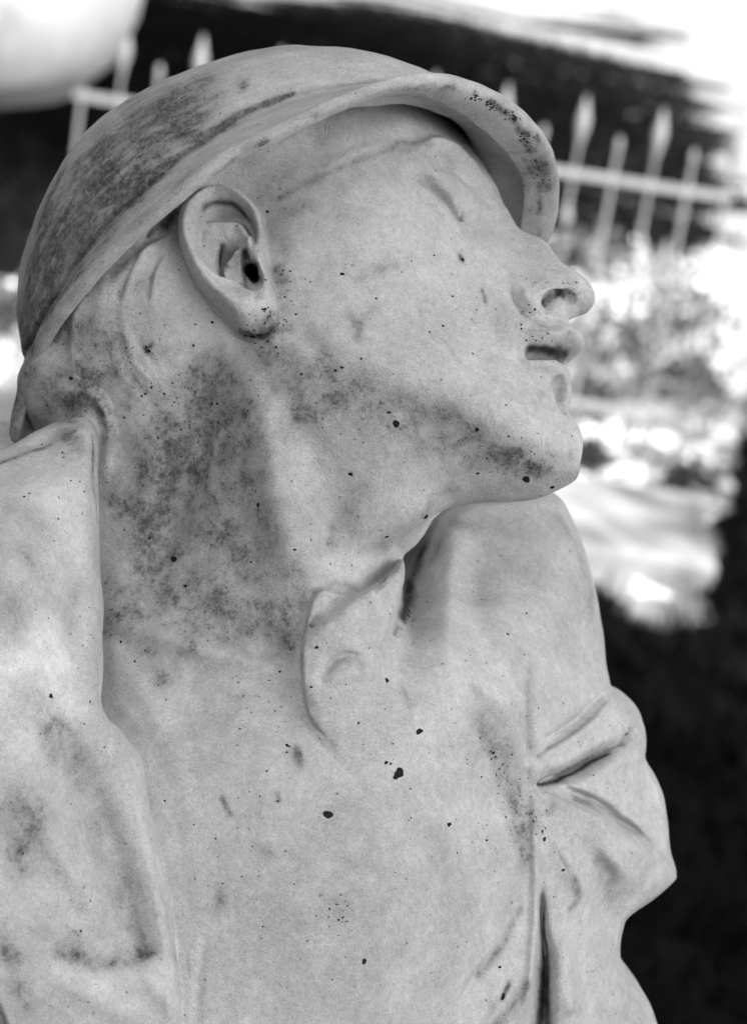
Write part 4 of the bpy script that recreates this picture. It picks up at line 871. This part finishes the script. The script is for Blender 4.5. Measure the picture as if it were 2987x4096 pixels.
def pebbles(X, Y, Z, r=.02):
    n = len(X); ico = np.array([(0, 0, .6), (1, 0, 0), (.3, .95, 0), (-.8, .6, 0), (-.8, -.6, 0), (.3, -.95, 0)])
    sc = r * rg.uniform(.4, 1.5, n) ** 1.5; j = rg.uniform(.7, 1.3, (n, 6, 1))
    V = np.stack([X, Y, Z], -1)[:, None] + ico[None] * sc[:, None, None] * j
    f = np.array([(0, 1, 2), (0, 2, 3), (0, 3, 4), (0, 4, 5), (0, 5, 1)])
    return V.reshape(-1, 3), (np.arange(n)[:, None, None] * 6 + f[None]).reshape(-1, 3)
shade_turf_m = plain_mat('shade_dark_turf', .006, 1, .4, 8, .1, 0)  # near-black so the blades deepen the painted tree shade
peb_m = plain_mat('white_gravel', .6, .8, .25, 6, .1)
scatter('shade_turf_grass', 90000, (-4.5, 4.5), (3.2, 21), lambda x, y: np.clip(turf_shade(x, y) * 1.5 - .45 - np.clip((x - .42 - .07 * y) * 2, 0, 2) * (y > 9), 0, 1), lambda *a: blades(*a), shade_turf_m, 'near-black turf standing in for tree shade')
scatter('white_gravel', 12000, (-3, 4), (6.9, 13), lambda x, y: np.clip(1.0 - turf_shade(x, y) * 1.5, .0, 1), lambda *a: pebbles(*a), peb_m, 'bright white gravel in full sun beyond the railing')
scatter('dry_grass', 26000, (-3, 4.5), (8.4, 14), lambda x, y: np.clip(1 - turf_shade(x, y) * 1.6, 0, 1) * .8 * (np.sin(x * 3.1 + y * 2) * np.sin(y * 4.4 - x) > -.1), lambda *a: blades(*a, h=.09, w=.01), plain_mat('dry_grass', .3, .9, .5, 5, .1), 'pale dry grass around the grave railing')

# ------------------------------------------------------------------ grave kerb and railing
kerb_m = plain_mat('grave_stone', .2, .85, .16, 9, .3)
def kerb_stone(x0, x1, y0, y1, z1, lab, seed):
    rr = random.Random(seed); V_, F_ = [], []
    box_bm(V_, F_, x0, x1, y0, y1, -.05, z1, .018)
    o = mesh_from('kerb_stone', V_, F_, kerb_m, None, False); o['label'] = lab; o['category'] = 'kerb stone'
    return o
ks = kerb_stone(-1.5, -.42, 7.02, 7.74, .055, 'grey grave slab behind the soldier, left of the pair', 1)
kerb_stone(-.40, 1.0, 7.03, 7.76, .055, 'grey sunlit grave slab right of the soldier\'s chin', 2)
white_m = plain_mat('white_paint', .15, .5, .12, 25, .2)
FY = 8.35
rail_root = bpy.data.objects.new('grave_railing', None); link(rail_root); rail_root.location = (.012, FY, 0)
rail_root['label'] = 'white painted iron grave railing with spear tips behind the soldier'; rail_root['category'] = 'railing'
def tube(V, F, p0, p1, r, n=6):
    p0, p1 = np.array(p0, float), np.array(p1, float); d = unit(p1 - p0); t = unit(np.cross(d, (0.31, .9, .2))); b_ = np.cross(d, t); i0 = len(V)
    for p in (p0, p1):
        for i in range(n): a = i / n * 2 * math.pi; V.append(tuple(p + (t * math.cos(a) + b_ * math.sin(a)) * r))
    for i in range(n): F.append((i0 + i, i0 + (i + 1) % n, i0 + n + (i + 1) % n, i0 + n + i))
    F.append(tuple(range(i0, i0 + n))[::-1]); F.append(tuple(range(i0 + n, i0 + 2 * n)))
def lathe_into(V, F, prof, n, x, y):
    i0 = len(V)
    for r, z in prof:
        for i in range(n): a = i / n * 2 * math.pi; V.append((x + r * math.cos(a), y + r * math.sin(a), z))
    for j in range(len(prof) - 1):
        for i in range(n): F.append((i0 + j * n + i, i0 + j * n + (i + 1) % n, i0 + (j + 1) * n + (i + 1) % n, i0 + (j + 1) * n + i))
XL, XR = -1.19, .985
for z in (.135, .895):
    V_, F_ = [], []; box_bm(V_, F_, XL, XR, -.012, .012, z - .013, z + .013, .003); mesh_from('rail', V_, F_, white_m, rail_root, False)
tallV, tallF = [], []; lathe_into(tallV, tallF, [(0.0056, -.03), (0.0056, .47), (0.0161, .48), (0.0174, .50), (0.0161, .52), (0.0056, .53), (0.0056, .97), (0.0112, 1.0), (0.0225, 1.05), (0.0215, 1.075), (0.0112, 1.115), (0.0025, 1.15)], 10, 0, 0)
midV, midF = [], []; lathe_into(midV, midF, [(0.0056, -.03), (0.0056, .72), (0.0149, .735), (0.0186, .75), (0.0149, .765), (0.0056, .78), (0.0056, .97), (0.0112, 1.0), (0.0225, 1.05), (0.0215, 1.075), (0.0112, 1.115), (0.0025, 1.15)], 10, 0, 0)
shV, shF = [], []; lathe_into(shV, shF, [(0.0077, -.03), (0.0077, .93), (0.0077, .985), (0.0112, 1.0), (0.0099, 1.02), (0.0037, 1.035)], 10, 0, 0)
spear_me = mesh_from('spear_bar', tallV, tallF, white_m, rail_root); boss_me = mesh_from('spear_bar', midV, midF, white_m, rail_root); short_me = mesh_from('short_bar', shV, shF, white_m, rail_root)
first = {'a': True, 'b': True, 'c': True}
x = .46 - .125 * 13; k = 0
while x < XR:
    isT = (round((x - .46) / .125) % 2 == 0)
    src, kk = ((boss_me, 'b') if abs(x - .46) < .01 else (spear_me, 'a')) if isT else (short_me, 'c')
    if x > XL - .01:
        o = src if first[kk] else src.copy()
        if not first[kk]: link(o); o.parent = rail_root
        first[kk] = False; o.location = (x, -.0, 0); o.rotation_euler = (random.uniform(-.006, .006), random.uniform(-.008, .008), 0)
    x += .125

# ------------------------------------------------------------------ weeds inside the railing
leaf_m = plain_mat('weed_leaf', .035, .6, .4, 12, .1)
weed_labels = ['dark leafy weed behind the railing beside the lips', 'dark weed at the right end of the lower rail', 'bushy weed between the bars right of the nose', 'low weed behind the bars at chin height', 'dark weed behind the right bars level with the mouth', 'round dark weed at the left edge below the helmet', 'leafy weed beyond the bars below the spear with a boss', 'small dark weed under the lower rail beside the chin']
def weed(x, y, r, n, seed, lab):
    rr = np.random.default_rng(seed); V_, F_ = [], []
    for i in range(n):
        a = rr.uniform(0, 6.28); q = r * rr.uniform(.1, 1) ** .7; h = r * 1.1 * rr.uniform(.1, 1) * (1.15 - q / r * .6)
        c = np.array([x + q * math.cos(a), y + q * math.sin(a), max(h, .01)]); d = unit(rr.normal(size=3) + [0, 0, .4]); t = unit(np.cross(d, rr.normal(size=3))); L_ = rr.uniform(0.0186, .06); i0 = len(V_)
        for p in (c, c + d * L_ * .5 + t * L_ * .32, c + d * L_, c + d * L_ * .5 - t * L_ * .32): V_.append(tuple(p))
        F_.append((i0, i0 + 1, i0 + 2, i0 + 3))
    SV, SF = [], []
    for i in range(7):
        a = rr.uniform(0, 6.28); tube(SV, SF, (x, y, -.03), (x + r * .5 * math.cos(a), y + r * .5 * math.sin(a), r * .8), .004, 4)
    o = bpy.data.objects.new('weed', None); link(o); o.location = (x, y, 0); off = np.array([x, y, 0])
    mesh_from('stems', np.array(SV) - off, SF, leaf_m, o, False); lf = mesh_from('leaves', np.array(V_) - off, F_, leaf_m, o, False); lf['kind'] = 'stuff'
    o['label'] = lab; o['category'] = 'weed'; o['group'] = 'weeds around the grave railing'
for i, (x, y, r, n) in enumerate([(.78, 9.6, .20, 300), (.98, 7.98, .09, 140), (1.12, 10.3, .22, 300), (.70, 8.8, .12, 200), (1.05, 9.2, .17, 260), (-1.36, 8.62, .16, 300), (.78, 11.4, .2, 200), (.66, 8.12, .055, 160)]): weed(x, y, r, n, 30 + i, weed_labels[i])

# ------------------------------------------------------------------ urn on the left
urn_m = plain_mat('urn_marble', .2, .7, .12, 10, .2)
urn = bpy.data.objects.new('stone_urn', None); link(urn)
URN = (-1.78, 7.6, -.17); urn.location = URN; urn.rotation_euler = (0, 0, 0)
urn['label'] = 'pale rounded stone urn, out of focus in the top left corner'; urn['category'] = 'urn'
lathe_mesh('bowl', [(0.066, 1.078), (0.132, 1.100), (0.275, 1.111), (0.517, 1.127), (0.704, 1.177), (0.814, 1.287), (0.864, 1.419), (0.880, 1.551), (0.836, 1.705), (0.506, 1.859), (0.330, 1.969), (0.297, 2.013), (0.341, 2.046), (0.341, 2.079), (0.220, 2.079)], 64, urn_m, urn)
lathe_mesh('stem', [(.14, .52), (.13, .56), (.07, .62), (.055, .82), (.09, 1.0), (.06, 1.072)], 32, urn_m, urn)
V_, F_ = [], []; box_bm(V_, F_, -.2, .2, -.2, .2, .15, .518, .01); mesh_from('plinth', V_, F_, urn_m, urn, False)

# ------------------------------------------------------------------ trees that shade the place
bark = plain_mat('bark', .06, .95, .4, 25, .8); foli = plain_mat('tree_leaves', .05, .7, .4, 3, .1, .2)
def tree(x, y, crowns, trunk_top, lab, seed, leaf=.11, holes=()):
    root = bpy.data.objects.new('broadleaf_tree', None); link(root); root.location = (x, y, 0)
    root['label'] = lab; root['category'] = 'tree'; root['group'] = 'trees that shade the graves'
    rr = np.random.default_rng(seed); V_, F_ = [], []
    zs = np.linspace(0, trunk_top, 9); pts = [np.array([.10 * math.sin(z * .9 + seed), .10 * math.cos(z * 1.1 + seed) - .1, z - .05]) for z in zs]
    i0 = 0; nn = 12
    for j, p in enumerate(pts):
        rad = .19 * (1 - .55 * j / 8) + (.10 if j == 0 else 0)
        for i in range(nn): a = i / nn * 2 * math.pi; V_.append(tuple(p + np.array([math.cos(a), math.sin(a), 0]) * rad * (1 + .12 * math.sin(3 * a + j))))
    for j in range(8):
        for i in range(nn): F_.append((j * nn + i, j * nn + (i + 1) % nn, (j + 1) * nn + (i + 1) % nn, (j + 1) * nn + i))
    F_.append(tuple(range(8 * nn, 9 * nn)))
    for cx, cy, cz, ax, ay, az, n in crowns:
        for i in range(5):
            a = rr.uniform(0, 6.28); e = np.array([cx - x + ax * .7 * math.cos(a), cy - y + ay * .7 * math.sin(a), cz + rr.uniform(-.3, .5) * az]); s_ = pts[rr.integers(5, 9)]
            m_ = (s_ + e) / 2 + [0, 0, .3]; tube(V_, F_, s_, m_, .055, 6); tube(V_, F_, m_, e, .035, 5)
    mesh_from('trunk', V_, F_, bark, root)
    LV, LF = [], []
    for cx, cy, cz, ax, ay, az, n in crowns:
        nc = max(n // 90, 4); cen = rr.normal(size=(nc, 3)); cen /= np.linalg.norm(cen, axis=1, keepdims=True); cen *= rr.uniform(.15, 1, (nc, 1)) ** .45
        C_ = cen[rr.integers(0, nc, n)] + rr.normal(size=(n, 3)) * .13; P = np.array([cx - x, cy - y, cz]) + C_ * [ax, ay, az]
        if len(holes):
            W = P + [x, y, 0]; sd = np.array(SUN_DIR)
            for h_, rad in holes:
                d = W - h_; t = d @ sd; dist = np.linalg.norm(d - t[:, None] * sd, axis=1); P = P[dist > rad]; W = W[dist > rad]
        m_ = len(P)
        d = rr.normal(size=(m_, 3)) + [0, 0, .0]; d /= np.linalg.norm(d, axis=1, keepdims=True); t = np.cross(d, rr.normal(size=(m_, 3)) ); t /= np.linalg.norm(t, axis=1, keepdims=True); L_ = leaf * rr.uniform(.6, 1.3, (m_, 1))
        LV.append(np.stack([P - d * L_ * .5, P + t * L_ * .34, P + d * L_ * .5, P - t * L_ * .34], 1).reshape(-1, 3))
    LV = np.concatenate(LV); LFa = np.arange(len(LV)).reshape(-1, 4)
    o = mesh_from('crown', LV, LFa, foli, root, False); o['kind'] = 'stuff'
    return root
def over(tx, ty, tz, h):               # where a crown at height h must hang for its shade to fall on (tx, ty, tz)
    k = (h - tz) / SUN_DIR.z; return tx + SUN_DIR.x * k, ty + SUN_DIR.y * k
ax_, ay_ = over(-1.1, 3.9, 0, 6.0)
tree(2.3, -2.6, [(ax_, ay_, 6.0, 2.6, 3.35, 1.5, 75000)], 5.2, 'tall leafy tree behind the camera that shades the marble soldier', 5, holes=[(to_world(Pz(x, y, z)[None])[0], r) for x, y, z, r in ((680, 1050, 1.5, .024), (905, 1095, 1, .020), (100, 1430, 8, .030), (480, 740, 1, .022), (1010, 1400, -2, .026), (1420, 1900, -8, .024))])
bx_, by_ = over(-3.5, 16.3, 0, 6.5)
tree(-3.5, 9.4, [(bx_, by_, 6.5, 4.4, 5.0, 1.7, 80000)], 6.6, 'leafy tree beyond the railing that shades the far turf', 6)
cx_, cy_ = over(3.25, 7.4, 0, 6.0)
tree(5.6, 2.6, [(cx_, cy_, 6.0, 2.4, 2.3, 1.4, 22000)], 5.2, 'leafy tree to the right that shades the corner of the grave slab', 7)
def sky_blocker(x0, x1, y0, y1, h, lab, seed, n):  # leafy box added out of view to block sky light
    root = bpy.data.objects.new('sky_blocker', None); link(root); root.location = ((x0 + x1) / 2, (y0 + y1) / 2, 0); root['label'] = lab; root['category'] = 'sky_blocker'
    V_, F_ = [], []; box_bm(V_, F_, x0 + .3, x1 - .3, y0 + .3, y1 - .3, -.02, h - .3); o = mesh_from('sky_blocker_branches', np.array(V_) - [(x0 + x1) / 2, (y0 + y1) / 2, 0], F_, bark, root, False)
    rr = np.random.default_rng(seed); P = np.stack([rr.uniform(x0, x1, n), rr.uniform(y0, y1, n), rr.uniform(0, h, n)], -1)
    P += .12 * np.sin(P[:, [1, 2, 0]] * 3) ; P -= [(x0 + x1) / 2, (y0 + y1) / 2, 0]
    d = rr.normal(size=(n, 3)); d /= np.linalg.norm(d, axis=1, keepdims=True); t = np.cross(d, rr.normal(size=(n, 3))); t /= np.linalg.norm(t, axis=1, keepdims=True)
    LV = np.stack([P - d * .09, P + t * .06, P + d * .09, P - t * .06], 1).reshape(-1, 3)
    o = mesh_from('leaves', LV, np.arange(len(LV)).reshape(-1, 4), foli, root, False); o['kind'] = 'stuff'
sky_blocker(-6.5, -4.2, -5, 12, 8.0, 'tall dark hedge added out of view on the left to hold back low sky light', 21, 26000)
sky_blocker(-4.2, 3.2, -6.5, -4.6, 4.6, 'dark hedge added unseen behind the camera to hold back sky light', 22, 18000)
print('done', round(time.time() - T0, 1))
